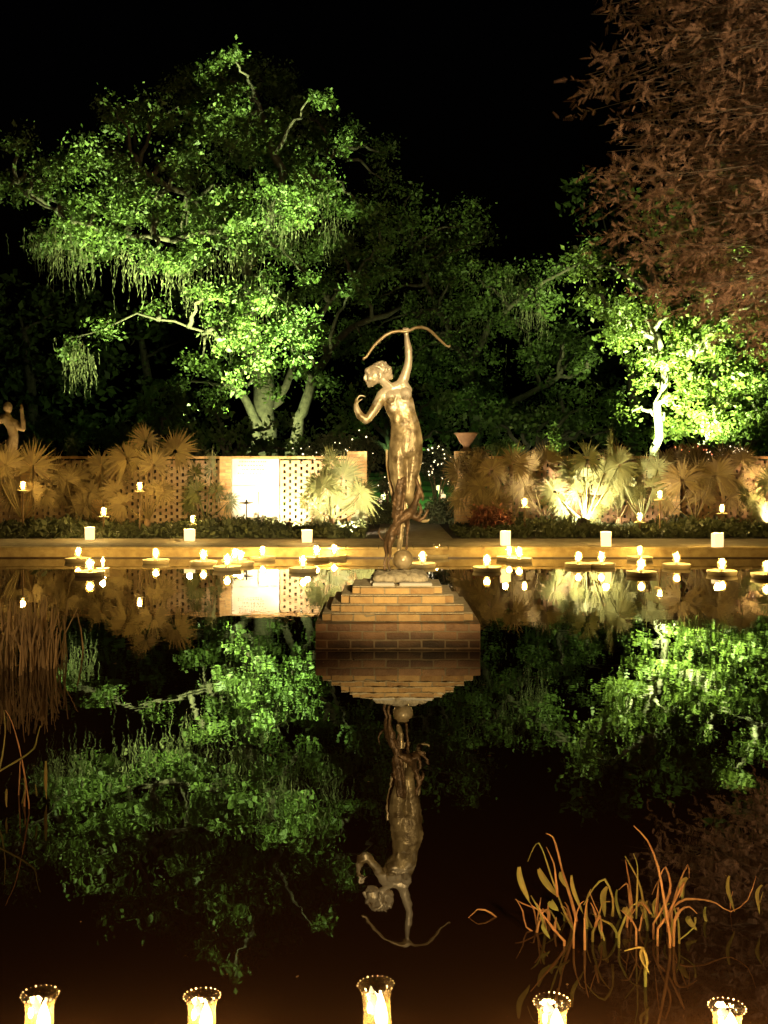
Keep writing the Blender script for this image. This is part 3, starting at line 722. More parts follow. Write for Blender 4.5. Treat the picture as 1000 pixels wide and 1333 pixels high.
# ------------------------------------------------------------------ palmettos
def frond(root, hub, base, rad, roll, yaw=0, pitch=0, span=290, n=34, mat='palm'):
    """fan leaf: blades spread round the hub; the fan plane faces the viewer turned by yaw / pitch"""
    hub = Vector(hub) - root.location; base = Vector(base) - root.location
    m = Matrix.Rotation(yaw, 3, 'Z') @ Matrix.Rotation(pitch, 3, 'X')
    Q = []; dirs = m @ Vector((math.sin(roll), 0, math.cos(roll))); nrm = m @ Vector((0, -1, 0)); side = dirs.cross(nrm).normalized()
    n = int(n)
    wilt = random.uniform(.05, .3); cup_ = random.uniform(-.12, .2)
    for i in range(n):
        if random.random() < .05: continue
        a = R(span) * ((i + .5) / n - .5) + random.gauss(0, .018); rl = rad * (1 - .32 * (abs(a) / R(150)) ** 2) * random.uniform(.8, 1.06)
        d = dirs * math.cos(a) + side * math.sin(a) + nrm * cup_ * math.cos(a * 1.5); w_ = d.cross(nrm).normalized()
        wid = rad * math.sin(R(span) / n / 2) * 1.05
        dr_ = rad * wilt * random.uniform(.2, 1.6)
        zig = nrm * (.014 if i % 2 else -.014)
        p0 = hub + d * rad * .05; pm = hub + d * rl * .42 + zig; pt = hub + d * rl * .74 + Vector((0, 0, -dr_ * .25)) - zig; p1 = hub + d * rl + Vector((0, 0, -dr_)) - nrm * rad * random.uniform(-.08, .1) + w_ * random.gauss(0, .01)
        Q.append([p0, pm + w_ * wid * .56, pt, pm - w_ * wid * .56]); Q.append([pm + w_ * wid * .5, pt + w_ * wid * .34, p1, pt - w_ * wid * .34]) if False else Q.append([pm - w_ * wid * .5, pm + w_ * wid * .5, p1 + w_ * .001, p1 - w_ * .001])
    f = quads('frond', np.array([[tuple(v) for v in q] for q in Q]), M[mat], root)
    mid = base.lerp(hub, .55) + Vector((0, -.03, -.04))
    MB().tube([base, mid, hub], [.016, .012, .008], 5).build('leaf_stalk', M[mat], f)
    return f
PALMS = [
 ('brown palmetto with an upright fan just right of the brightest palmetto', 806, 23.1, 'palm_dry', [(806,598,26,10,20,0),(790,612,24,-40,0,0),(822,640,24,50,0,10)]),
 ('dim palmetto reaching over the wall left of the brightest palmetto', 708, 23.1, 'palm_dry', [(712,603,28,10,-20,0),(690,612,26,-40,15,0),(722,640,24,40,0,20)]),
 ('round dark palmetto overlapping the wall top above the rightmost paper lantern', 962, 23.1, 'palm_dry', [(965,606,28,10,0,0),(944,600,26,-30,20,0),(985,622,24,50,0,10)]),
 ('dull palmetto between the high post candle and the wide brown palmetto', 868, 23.1, 'palm_dry', [(866,602,26,-5,10,0),(884,600,22,40,-20,0),(852,628,22,-60,0,10)]),
 ('faint palmetto between the small low one and the tall one at the left', 136, 23.1, 'palm_dry', [(132,606,24,-15,10,0),(150,618,22,40,0,0)]),  # label, base px, D, mat, [(px,py,r,roll deg,yaw,pitch)]
 ('dim palmetto with overlapping fans at the far left edge behind the post candle', 30, 22.3, 'palm_dry', [(42,608,34,10,0,0),(8,606,30,-30,20,10),(70,614,26,50,-25,0),(22,640,24,-60,10,0),(58,645,20,90,0,15),(-14,600,34,-20,15,0)]),
 ('small dim palmetto low between the two leftmost big palmettos', 102, 22.9, 'palm_dry', [(98,622,24,0,0,10),(118,640,18,50,0,0),(84,645,18,-60,0,0)]),
 ('tall palmetto with two round fans rising over the wall beside the left post candle', 192, 22.4, 'palm_dry', [(166,597,31,-25,5,0),(228,588,34,30,-15,0),(200,606,26,5,20,10),(150,640,22,-80,0,10),(212,640,20,70,30,0),(190,575,26,0,50,0)]),
 ('narrow palmetto seen edge on before the lit lattice, left of the white panel', 268, 22.8, 'palm', [(276,612,30,0,78,0),(256,640,20,-60,40,20),(282,640,18,40,60,0)]),
 ('bright lit palmetto with ragged fans right of the white panel', 432, 22.5, 'palm', [(446,622,32,10,-5,5),(408,634,26,-50,62,0),(398,652,14,-70,50,0),(432,603,22,-20,50,0),(462,668,22,80,0,0),(438,658,26,0,0,30),(470,640,18,60,20,0),(418,668,20,-70,0,20),(452,690,18,60,10,30),(426,612,30,-25,70,0)]),
 ('dull brown palmetto in front of the right gate pier', 632, 22.8, 'palm_dry', [(615,632,28,-20,0,0),(640,612,26,20,10,0),(628,655,22,0,0,20),(600,650,18,-80,0,0)]),
 ('half lit palmetto with a slanting fan above the first right post candle', 668, 22.9, 'palm_dry', [(652,626,26,-20,40,0),(668,604,28,40,-30,0),(690,628,22,60,30,0),(645,650,20,-60,0,10)]),
 ('brightest palmetto fanning out over the white floodlight on the right', 762, 22.4, 'palm', [(765,600,30,5,28,0),(722,640,24,-80,15,0),(786,618,30,30,-10,0),(806,606,28,45,10,0),(742,612,26,-30,40,10),(752,640,20,-50,50,20),(782,645,22,60,0,20),(735,660,18,-90,0,10),(796,580,24,10,70,0),(760,622,24,0,0,35),(775,662,18,100,30,10)]),
 ('grey green palmetto fans between the brightest palmetto and the high post candle', 836, 22.8, 'palm', [(842,612,26,25,-30,0),(815,648,26,-20,0,5),(852,634,22,60,0,10),(828,620,24,-10,45,0),(808,622,20,-50,0,0)]),
 ('wide brown palmetto filling the bed before the rightmost post candle', 905, 22.7, 'palm_dry', [(888,626,34,-15,0,0),(932,618,32,30,-10,0),(908,600,26,5,10,0),(870,650,20,-80,0,0),(950,648,22,80,0,0),(912,650,24,0,0,20)]),
 ('golden lit palmetto cut by the right edge of the photo', 1006, 22.0, 'palm', [(1004,630,28,-10,10,0),(985,652,18,-80,0,0),(1020,615,26,30,0,0),(998,668,20,-60,0,20)]),
]
for lab, bx, D, mt, fr in PALMS:
    b0 = at(bx, 690, D); b0.z = GZ
    root = empty('palmetto', b0, lab, 'palmetto', 'palmettos along the garden wall')
    MB().tube([(0, 0, 0), (0, 0, .28)], [.09, .06], 8).build('stem', M['wood'], root)
    fr = list(fr)
    for q_ in range(3):
        a_ = random.uniform(-1.3, 1.3); rr_ = random.uniform(22, 70)
        fr.append((bx + rr_ * math.sin(a_) * .8, 668 - rr_ * math.cos(a_) * 1.05, random.uniform(18, 30), math.degrees(a_), random.uniform(-50, 50), random.uniform(-10, 30)))
    for j, (px, py, r_, roll, yaw, pit) in enumerate(fr):
        Dd = D + random.uniform(-.45, .45)
        frond(root, at(px, py, Dd), b0 + Vector((0, 0, .2)), r_ * 1.27 / F * Dd, R(roll), R(yaw + random.uniform(-6, 6)), R(pit - 8), mat=mt, span=random.uniform(250, 300), n=random.randint(34, 46))

# ------------------------------------------------------------------ bed planting (uncountable low foliage) and shrubs
def bed(x0_, x1_, y0_, y1_, n, h, size, name, mat):
    P = np.stack([RNG.uniform(x0_, x1_, n), RNG.uniform(y0_, y1_, n), np.zeros(n)], 1)
    hh = h * (.12 + .3 * RNG.uniform(0, 1, n) + .9 * np.abs(np.sin(P[:, 0] * 5.1 + 2 * np.sin(P[:, 1] * 4))) * np.abs(np.sin(P[:, 0] * 2.3 + 1.7 * np.sin(P[:, 1] * 3) ) * np.cos(P[:, 0] * .9)))
    P[:, 2] = GZ + RNG.uniform(0, 1, n) * hh
    q = leaf_quads(P, size, .5, -.5); o_ = quads(name, q, M[mat]); return tag(o_, kind='stuff')
tag(bed(-12, wx(476, 22), 20.2, 23.6, 30000, .30, .10, 'ground_cover', 'shrub'), 'low leafy ground cover filling the bed before the left wall', 'ground cover')
tag(bed(wx(592, 22), 12, 20.3, 23.6, 30000, .30, .10, 'ground_cover', 'shrub'), 'low leafy ground cover filling the bed before the right wall', 'ground cover')

def shrub(label, px, py, D, w, hh, n, mat='shrub', size=.08, bulbs=0, bmat='fairy', bbox=None, name='shrub', z0=GZ, br=.019):
    c = at(px, py, D); root = empty(name, (c.x, c.y, z0), label, 'shrub')
    top = c.z - z0
    dd = rand_unit(n // 20) * (RNG.uniform(.2, 1, (n // 20, 1)) ** .4); P = dd * np.array([w, w * .7, hh]) ; P[:, 2] += top
    P = np.repeat(P, 20, 0) + RNG.normal(size=(len(P) * 20, 3)) * .07
    P = P[P[:, 2] > 0]
    quads('foliage', leaf_quads(P, size, .5), M[mat], root)
    s_ = MB()
    for i in range(6):
        a = i * 1.05; s_.tube([(0, 0, 0), (.3 * w * math.cos(a), .3 * w * math.sin(a), top * .6), (.7 * w * math.cos(a), .5 * w * math.sin(a), top)], [.03, .02, .008], 5)
    s_.build('stem', M['wood'], root)
    if bulbs:
        b = MB(); k_ = RNG.normal(size=(bulbs, 3)) * np.array([w * .55, w * .3, hh * .5]); k_[:, 0] += w * .3 * np.sin(k_[:, 2] * 9 + k_[:, 0] * 4)
        for q in k_:
            q = np.array([q[0], -abs(q[1]) - .05, q[2] + top])
            r_ = br * random.uniform(.5, 1.3); b.lathe(q, [(r_ * .2, -r_), (r_, -r_ * .3), (r_, r_ * .3), (r_ * .2, r_)], 6)
        tag(b.build('string_lights', M[bmat], root), kind='stuff')
    return root
shrub('shrub covered with white string lights above the wall, left of the archer', 432, 590, 26.5, .85, .42, 2600, bulbs=42, name='lit_shrub')
shrub('tall dark shrub with a few white lights just left of the archer hips', 468, 590, 28, .7, .55, 2600, bulbs=8, name='lit_shrub')
shrub('shrub dotted with dense white lights seen in the gateway, right of the archer', 570, 604, 29, .55, .55, 2200, bulbs=36, name='lit_shrub')
shrub('low shrub with few lights behind the archer thighs', 508, 628, 27.5, .3, .3, 900, bulbs=6, name='lit_shrub')
shrub('bush with glowing red lights over the wall on the right', 892, 592, 27, .5, .2, 1400, mat='redshrub', bulbs=26, bmat='red_fairy', name='lit_shrub')
shrub('bush sprinkled with pale lights over the wall at the right end', 935, 590, 27.5, .7, .22, 1800, bulbs=60, name='lit_shrub', br=.025)
shrub('reddish shrub at the foot of the right gate pier', 640, 680, 22.2, .4, .3, 2400, mat='redshrub')
shrub('small brown bush spilling over the top of the right gate pier', 620, 604, 23.2, .34, .3, 1500, mat='palm_dry')
shrub('dark clipped bush inside the gateway left of the archer legs', 496, 672, 25.5, .38, .36, 3000)
shrub('dark clipped bush inside the gateway right of the archer legs', 572, 672, 25.5, .42, .40, 3000)
shrub('dim hedge clump poking above the left end of the wall', 230, 592, 24.8, .8, .25, 3000)
shrub('bright green clump catching floodlight above the wall right of the urn', 655, 586, 27, .45, .16, 1800, mat='bright_leaf')
shrub('small green bush peeping over the wall near the left palmetto', 94, 582, 27, .14, .28, 500, mat='bright_leaf')
shrub('slim green bush glowing behind the wall, left of the brightest palmetto', 722, 575, 27, .14, .4, 700, mat='bright_leaf')

# ------------------------------------------------------------------ candles
FL = (1., .67, .20)
def flame_mb(w, h): return MB().lathe((0, 0, 0), [(.1 * w, 0), (.75 * w, .14 * h), (1. * w, .32 * h), (.8 * w, .55 * h), (.42 * w, .8 * h), (.06 * w, 1. * h)], 10)
def halo_cup_mb():  # cup added round each flame to glow as its halo
    m = MB(); n = 16; vs = []; prof = [(.035, 0), (.05, .03), (.062, .09), (.06, .14), (.048, .18)]
    for r_, z in prof: vs += [(r_ * math.cos(6.2832 * k / n), r_ * math.sin(6.2832 * k / n), z) for k in range(n)]
    return m.add(vs, [(q * n + k, q * n + (k + 1) % n, q * n + n + (k + 1) % n, q * n + n + k) for q in range(len(prof) - 1) for k in range(n)], True)
floaters = [  # flame px, disc y, label
 (102,731,'leftmost floating candle against the kerb, behind another'), (117,749,'leftmost near floating candle, lower left, with a wide double edged tray'), (203,733,'lone floating candle below and left of the second paper lantern'),
 (265,735,'floating candle straight below the second paper lantern from the left'), (296,742,'floating candle under the dark brick pier beside the white panel, nearest there'), (306,733,'floating candle just behind the nearest below the white panel, left of twin'),
 (313,736,'floating candle overlapping its twin below the left edge of the white panel'), (342,729,'floating candle centred below the white panel'), (394.6,744,'floating candle below the lit lattice, nearest of three there'),
 (412,729,'floating candle right below the third paper lantern'), (435,727,'floating candle between the third paper lantern and the archer'), (550,738,'floating candle closest to the right of the bronze globe'),
 (569,726,'small distant floating candle right of the archer, against the kerb'), (634,743,'floating candle midway between the archer and the lantern below the right pier'), (663,729,'left one of the paired floating candles under the right pier lantern'),
 (676,731,'right one of the paired floating candles under the right pier lantern'), (753,738,'left floating candle of the pair reflected under the brightest palmetto'), (783,738,'right floating candle of the pair reflected under the brightest palmetto'),
 (833,729,'farther of two stacked floating candles below the low post candle on the right'), (835,749,'nearer of two stacked floating candles below the low post candle on the right'), (881,739,'floating candle between the stacked two and the rightmost paper lantern'),
 (940,748,'floating candle below the rightmost paper lantern'), (998,752,'floating candle cut by the right edge of the photo'), (134,745,'tiny candle drifting just right of the leftmost near floating candle')]
first = None
for i, (px, dy, lab) in enumerate(floaters):
    D = CAMZ * F / (dy - HOR); loc = Vector(((px - 500) / F * D, D, 0))
    if first is None:
        first = empty('floating_candle', loc, lab, 'floating candle', 'floating candles on the far side of the pond')
        MB().lathe((0, 0, 0), [(.17, -.02), (.205, .0), (.22, .035), (.225, .062), (.205, .064), (.19, .03), (.05, .026)], 28).build('tray', M['float'], first)
        MB().lathe((0, 0, .026), [(.035, 0), (.035, .07), (.03, .075), (.006, .074)], 12).build('candle', M['wax'], first)
        flame_mb(.031, .12).build('flame', M['flame'], first, (0, 0, .105))
        halo_cup_mb().build('halo_cup', M['cup'], first, (0, 0, .06))
        add_point('candle_glow', (0, 0, .17), 62, FL, .04, first)
    else:
        c = dup(first, loc, lab); c.rotation_euler.z = random.uniform(0, 6)
        for ch in c.children:
            if ch.name.startswith('flame'): ch.scale = (random.uniform(.75, 1.1), random.uniform(.75, 1.1), random.uniform(.65, 1.12))
        if i == 23: c.scale = (.45, .45, 1)

posts = [(30,633,'post candle at the far left in front of the edge palmetto'), (182,634,'post candle in front of the tall palmetto left of the lattice'), (135,667,'low post candle left, just above the first paper lantern'), (251,677,'lowest post candle, right above the second paper lantern'),
 (683,655,'post candle before the dim lattice right of the gate'), (859,645,'highest post candle on the right side'), (833,674,'short post candle right of the brightest palmetto'), (940,663,'post candle above the rightmost paper lantern')]
for i, (px, py, lab) in enumerate(posts):
    D = 21.3; top = at(px, py + 4, D)
    r0 = empty('post_candle', (top.x, D, GZ), lab, 'garden candle', 'candles on posts in the beds'); hz = top.z - GZ
    MB().tube([(0, 0, 0), (0, 0, hz - .03)], .016 if i % 2 else .02, 6).build('post', M['wood'], r0)
    MB().lathe((0, 0, hz - .05), [(.02, 0), (.11, .012), (.125, .03), (.1, .03), (.04, .02)], 16).build('dish', M['float'], r0)
    MB().lathe((0, 0, hz - .03), [(.03, 0), (.03, .045), (.005, .045)], 10).build('candle', M['wax'], r0)
    flame_mb(random.uniform(.028, .036), random.uniform(.10, .135)).build('flame', M['flame'], r0, (0, 0, hz + .015))
    halo_cup_mb().build('halo_cup', M['cup'], r0, (0, 0, hz - .02))
    add_point('candle_glow', (0, 0, hz + .11), 65, FL, .04, r0)
tp = at(321, 655, 22.6)
r0 = empty('unlit_post_candle', (tp.x, 22.6, GZ), 'unlit post with a flat dish silhouetted against the white panel', 'garden candle'); hz = tp.z - GZ
MB().tube([(0, 0, 0), (0, 0, hz)], .014, 6).build('post', M['iron'], r0)
MB().lathe((0, 0, hz - .02), [(.03, 0), (.15, .02), (.16, .04), (.03, .045), (.012, .1)], 16).build('dish', M['iron'], r0)
tp = at(336, 640, 22.9)
tag(MB().tube([(0, 0, 0), (.004, 0, tp.z - GZ)], .013, 6).build('plant_stake', M['iron'], None, (tp.x, 22.9, GZ)), 'thin bare stake in front of the white panel', 'stake')

bags = [(117,702.5,'leftmost glowing paper lantern on the far kerb'), (247,704,'second glowing paper lantern from the left, below the lowest post candle'), (400,706,'glowing paper lantern below the lit lattice left of the archer'),
 (658,710,'glowing paper lantern in front of the reddish shrub, first right of the archer'), (789,711,'glowing paper lantern below and right of the brightest palmetto'), (934,712,'rightmost glowing paper lantern on the far kerb')]
bag0 = None
def make_bag(loc, lab, group):
    r0 = empty('paper_lantern', loc, lab, 'paper lantern', group, rz=.15)
    b = MB(); vs = []
    for z, wx_, wy in ((0, .082, .055), (.12, .085, .058), (.235, .088, .05)):
        for sx, sy in ((-1, -1), (0, -1.06), (1, -1), (1.04, 0), (1, 1), (0, 1.06), (-1, 1), (-1.04, 0)): vs.append((sx * wx_, sy * wy, z + (.008 * ((sx + sy) % 2) if z > .2 else 0)))
    fs = [(r_ * 8 + i, r_ * 8 + (i + 1) % 8, r_ * 8 + 8 + (i + 1) % 8, r_ * 8 + 8 + i) for r_ in range(2) for i in range(8)]
    b.add(vs, fs + [tuple(reversed(range(8)))]).build('paper_bag', M['bag'], r0)
    MB().lathe((0, 0, .002), [(.025, 0), (.025, .05), (.004, .05)], 10).build('tea_candle', M['wax'], r0)
    flame_mb(.012, .04).build('flame', M['flame'], r0, (0, 0, .055))
    add_point('candle_glow', (0, 0, .3), 45, FL, .05, r0)
    return r0
for i, (px, py, lab) in enumerate(bags):
    D = (CAMZ - GZ - .008) * F / (py - HOR); loc = Vector(((px - 500) / F * D, D, GZ + .008))
    if bag0 is None: bag0 = make_bag(loc, lab, 'paper lanterns along the pond edge')
    else:
        c = dup(bag0, loc, lab); c.rotation_euler.z = random.uniform(-.4, .4); c.scale = (random.uniform(.9, 1.1), 1, random.uniform(.9, 1.08))
# lanterns lining the path beyond the gateway, seen past the archer's legs
ords = 'first second third fourth fifth sixth seventh eighth ninth tenth'.split()
lg = None
for side, pts in (('left', [(482,677,25.5),(487,669,27),(491,662,28.5),(495,655,30),(499,649,31.5),(503,643,33),(506,637,34.5)]), ('right', [(580,656,27),(577,649,29),(574,643,31),(571,637,33)])):
    for i, (px, py, D) in enumerate(pts):
        loc = at(px, py, D)
        lab = f'path lantern beyond the gateway, {ords[i]} from bottom, {side} of the archer legs'
        if lg is None:
            lg = empty('path_lantern', loc, lab, 'path lantern', 'lanterns lining the path beyond the gateway')
            MB().lathe((0, 0, 0), [(.05, -.03), (.07, .0), (.075, .08), (.06, .12), (.02, .13)], 10).build('shade', M['bag'], lg)
            MB().tube([(0, 0, -.9), (0, 0, -.02)], .015, 6).build('post', M['iron'], lg)
        else: dup(lg, loc, lab)

# ------------------------------------------------------------------ candle jars on the near kerb
jars = [(50,1290,'glass candle jar at the bottom left corner'), (262,1293,'second glass candle jar from the left on the near kerb'), (493,1279,'middle glass candle jar, tallest in the bottom row'), (720,1298,'fourth glass candle jar, below the right reeds'), (947,1306,'glass candle jar at the bottom right corner')]
for i, (px, py, lab) in enumerate(jars):
    D = 2.78; c = at(px, py + 4, D); H = c.z - .011
    r0 = empty('candle_jar', (c.x, D, .011), lab, 'candle jar', 'glass candle jars on the near kerb')
    g_ = MB(); n = 28
    prof = [(.036, .0), (.040, .02), (.041, .05), (.038, H * .55), (.037, H * .75), (.041, H * .9), (.050, H)]
    vs = []; 
    for r_, z in prof:
        for k_ in range(n): a = 2 * math.pi * k_ / n; vs.append((r_ * math.cos(a), r_ * math.sin(a), z))
    g_.add(vs, [(q * n + k_, q * n + (k_ + 1) % n, q * n + n + (k_ + 1) % n, q * n + n + k_) for q in range(len(prof) - 1) for k_ in range(n)] + [tuple(reversed(range(n)))], True)
    g_.build('glass', M['glass'], r0)
    rim = MB()
    for k_ in range(22):
        a = 2 * math.pi * k_ / 22; rr = .0018 * random.uniform(.2, 1.5); rim.lathe((.05 * math.cos(a), .05 * math.sin(a), H), [(rr * .3, -rr), (rr, -rr * .2), (rr, rr * .3), (rr * .3, rr)], 6)
    rim.build('beaded_rim', M['wax'], r0)
    MB().lathe((.012, 0, .003), [(.024, 0), (.024, .05), (.004, .052)], 14).build('candle', M['wax'], r0)
    fm = flame_mb(.018, H - .075); fm.build('flame', M['flame_near'], r0, (.012, 0, .056))
    inner = MB().lathe((-.022, -.004, H * .62), [(.004, 0), (.007, .01), (.005, .024)], 8); inner.build('painted_glint', M['flame_near'], r0)  # glowing drop modelled as a glint inside the jar
    r0.rotation_euler = (R(random.uniform(-3, 3)), R(random.uniform(-3, 3)), random.uniform(0, .6)); r0.scale.z = random.uniform(.97, 1.03)
    add_point('candle_glow', (.012, 0, .12), 13, (1., .56, .19), .02, r0)

# ------------------------------------------------------------------ reeds and dead stalks in the pond
def zp(x, y): return 640 + x * .36, 1050 + y * .36
def stalkplant(name, label, D0, stalks, blades, conv, mats=('reed', 'reed_leaf'), ws=.36, rad=3.2):
    bx, by = conv(*stalks[0][-1]); root = empty(name, (0, 0, 0), label, 'water plant')
    allx = [conv(*p)[0] for s_ in stalks for p in s_]; cxm = sum(allx) / len(allx)
    root.location = ((cxm - 500) / F * D0, D0, 0)
    for s_ in stalks:
        D = D0 + random.uniform(-.12, .16); P = [at(*conv(*p), D) for p in s_]
        zmin = min(q.z for q in P)
        for q in P: q.y += random.uniform(-.02, .02)
        # smooth the polyline a little
        Q = []
        for a, b_ in zip(P[:-1], P[1:]): Q += [a, a.lerp(b_, .5)]
        Q.append(P[-1]); rr = rad * random.uniform(.75, 1.15) / F * D
        Q2 = [Q[0]] + [(Q[i - 1] + Q[i] * 3 + Q[i + 1]) / 5 for i in range(1, len(Q) - 1)] + [Q[-1]]
        if Q2[-1].z < .06: Q2.append(Vector((Q2[-1].x, Q2[-1].y, -.03)))
        MB().tube(local(root, Q2), [rr * (.35 + .65 * min(1, 1.6 * i / len(Q2))) * random.uniform(.75, 1.2) for i in range(len(Q2))], 6).build('stalk', M[mats[0] if random.random() < .68 else 'reed_leaf'], root)
    for (a, b_, w_) in blades:
        D = D0 + random.uniform(-.1, .12); A = at(*conv(*a), D); B = at(*conv(*b_), D); ww = w_ * ws / F * D * .5 * random.uniform(.55, .9)
        d = (B - A); e = Vector((d.z, 0, -d.x)).normalized(); vs = []; n = 9
        for i in range(n):
            t = i / (n - 1); hw = ww * (math.sin(math.pi * min(1, .12 + t * .86)) ** .8); c = A + d * t + Vector((0, .012 * math.sin(t * 5), 0)) + e * .006 * math.sin(t * 4)
            vs += [c - e * hw + Vector((0, .004, 0)), c + Vector((0, -.004, 0)), c + e * hw + Vector((0, .004, 0))]
        m = MB(); m.add(local(root, vs), [q for i in range(n - 1) for q in ((i * 3, i * 3 + 1, i * 3 + 4, i * 3 + 3), (i * 3 + 1, i * 3 + 2, i * 3 + 5, i * 3 + 4))], True)
        m.build('leaf_blade', M[mats[1]], root)
    return root
S = [[(130,195),(150,140),(172,128),(190,170),(215,250),(240,320),(270,400),(300,450)], [(198,98),(225,110),(240,165),(255,230),(290,340),(320,460),(325,545)],
 [(85,335),(110,345),(180,375),(210,380)], [(90,340),(118,385),(120,440),(190,470),(260,490)], [(140,350),(185,390),(225,445),(265,490)],
 [(330,350),(370,295),(415,258),(440,330),(440,400)], [(480,185),(495,250),(510,340),(515,420)], [(485,183),(530,260),(550,340),(560,420)], [(510,165),(535,220),(530,290),(520,400)],
 [(518,75),(570,125),(600,210),(620,330),(640,460)], [(590,400),(600,250),(625,200),(650,280),(632,330),(590,430)], [(718,262),(710,190),(680,280),(650,380),(650,440)],
 [(960,255),(930,340),(860,385),(820,355),(770,340),(700,335),(655,360),(640,420)], [(510,440),(600,400),(680,375)], [(745,390),(720,365),(680,370),(655,400),(662,470)],
 [(680,480),(740,440),(735,400)], [(490,430),(540,330),(570,380)], [(390,380),(375,420),(375,490)], [(250,360),(300,420),(320,470)], [(285,460),(318,480),(325,540),(380,555)],
 [(200,150),(225,200),(235,260),(240,330)], [(575,310),(600,250),(605,330),(590,430)], [(460,300),(485,265),(500,300),(505,400)], [(350,300),(370,350),(395,400),(400,440)], [(680,330),(700,262),(688,300),(640,400),(600,440)],
 [(440,560),(425,545),(470,580)], [(250,380),(265,400)], [(360,300),(345,340),(340,400)]]
for i in range(26):
    x_ = random.choice((random.uniform(150, 300), random.uniform(330, 720))); h_ = random.uniform(25, 120); l_ = random.gauss(0, 22); S.append([(x_ + l_ * 1.6, 430 - h_ * random.uniform(.75, 1)), (x_ + l_, 430 - h_ * .7), (x_ + l_ * .4, 430 - h_ * .25), (x_, 440 + random.uniform(0, 40))])
B = [((100,218),(132,345),34),((170,225),(235,325),30),((290,248),(325,385),26),((420,290),(402,392),26),((710,258),(682,332),30),((455,300),(470,430),18),((400,408),(404,490),24),((775,362),(795,470),18),
 ((190,420),(205,475),20),((715,395),(735,445),36),((600,330),(590,420),18),((645,350),(620,415),14),((345,395),(360,440),22),((215,340),(235,375),30),((565,340),(580,400),20),((485,362),(505,400),30),((540,335),(565,365),30),((250,235),(275,300),18)]
stalkplant('broken_reeds', 'tangle of bent orange dead stalks and green blades at the lower right of the pond', 3.52, S, B, zp, rad=1.8)
stalkplant('single_shoot', 'small leaning leaf shoots right of the reed tangle, near the photo edge', 3.62, [[(975,300),(965,340),(960,382)], [(865,300),(868,350),(866,378)]], [((862,250),(870,376),20),((980,284),(960,382),18)], zp, rad=1.2)
stalkplant('broken_stalk', 'bright snapped stalk standing alone under the reed tangle, above the fourth jar', 3.2, [[(485,530),(520,520),(555,514),(560,560),(562,600)]], [((548,512),(562,600),20)], zp, rad=2.2)
stalkplant('bent_stalk', 'single bent stalk making an arch left of the reed tangle', 3.55, [[(590,1210),(600,1203),(622,1180),(640,1188),(654,1200)]], [((588,1210),(602,1200),5)], lambda x, y: (x, y), rad=1.6, ws=1)
z2 = lambda x, y: (x * .33, 740 + y * .33)
stalkplant('crossing_stalks', 'few crossing bare orange stalks in the water at the left edge', 4.85, [[(160,620),(150,665),(140,710),(85,750),(40,775),(-20,810)], [(20,560),(40,600),(75,700),(90,800),(118,925)], [(82,750),(75,850),(68,925)], [(90,830),(100,870),(88,925)],
   [(15,560),(18,650),(6,750),(0,800)], [(105,870),(95,925)], [(25,880),(27,935)], [(140,850),(142,900)]], [((180,760),(183,905),16),((25,870),(27,938),14),((100,868),(92,925),12)], z2, rad=1.5, ws=.33)
rd = empty('reed_clump', at(30, 865, 8.3), 'dense clump of brown upright reeds standing in the pond at the left edge', 'water plant')
rd.location.z = 0; RQ = []
for i in range(420):
    x = random.uniform(-1.1, .31); y = random.gauss(0, .16); hgt = random.uniform(.3, .56) * (1 if x < .25 else .9); lean = random.gauss(0, .05); ww = random.uniform(.004, .009)
    pts = [Vector((x, y, -.02)), Vector((x + lean * .4, y, hgt * .5)), Vector((x + lean, y + random.gauss(0, .03), hgt))]
    if random.random() < .22: pts[2] = Vector((x + lean + random.choice((-1, 1)) * random.uniform(.05, .14), y, hgt * .82))
    for a, b_ in zip(pts[:-1], pts[1:]):
        RQ.append([tuple(a - Vector((ww, 0, 0))), tuple(a + Vector((ww, 0, 0))), tuple(b_ + Vector((ww * .5, 0, 0))), tuple(b_ - Vector((ww * .5, 0, 0)))])
quads('reed_blades', np.array(RQ), M['reed_dull'], rd)

n_ = 260; P = np.stack([RNG.uniform(-6, 5, n_), 3. + 10 * RNG.uniform(0, 1, n_) ** 1.6, np.full(n_, .004)], 1)
an = RNG.uniform(0, 6.28, n_); sz = (RNG.uniform(.005, .018, n_) * np.clip(P[:, 1] / 6, .5, 2))[:, None]; d_ = np.stack([np.cos(an), np.sin(an), RNG.uniform(0, .12, n_)], 1); e_ = np.stack([-np.sin(an), np.cos(an), RNG.uniform(0, .15, n_)], 1)
tag(quads('floating_leaves', np.stack([P - d_ * sz, P + e_ * sz * .5, P + d_ * sz, P - e_ * sz * .5], 1), M['reed_dull']), 'scattered tiny fallen leaves floating on the dark pond', 'leaf litter', kind='stuff')
# ------------------------------------------------------------------ pale figure at the far left edge, beyond the wall
FG = 25.2; GK = FG / F
fg = empty('stone_figure', at(14, 690, FG), 'pale stone figure with one forearm raised, cut by the left edge above the palmetto', 'statue'); fg.location.z = GZ
G0 = fg.location.copy()
def gp(px, py, dy=0): return Vector(((px - 500) * GK, FG - dy * GK, CAMZ - (py - HOR) * GK)) - G0
def gch(pts):
    out = []
    for a, b_ in zip(pts[:-1], pts[1:]):
        d = math.dist(a[:3], b_[:3]); n = max(2, int(d / (.35 * min(a[3], b_[3]))))
        for i in range(n + 1):
            t = i / n; q = [a[k] + (b_[k] - a[k]) * t for k in range(4)]; out.append((gp(*q[:3]), (q[3] * GK,) * 3, None))
    return out
f_ = gch([(9, 545, 0, 7.5), (16, 556, 0, 7), (18, 568, 0, 6.5), (15, 582, 0, 8.5), (14, 592, 0, 8.5)]) + gch([(5, 543, 0, 5), (20, 551, 0, 5)])
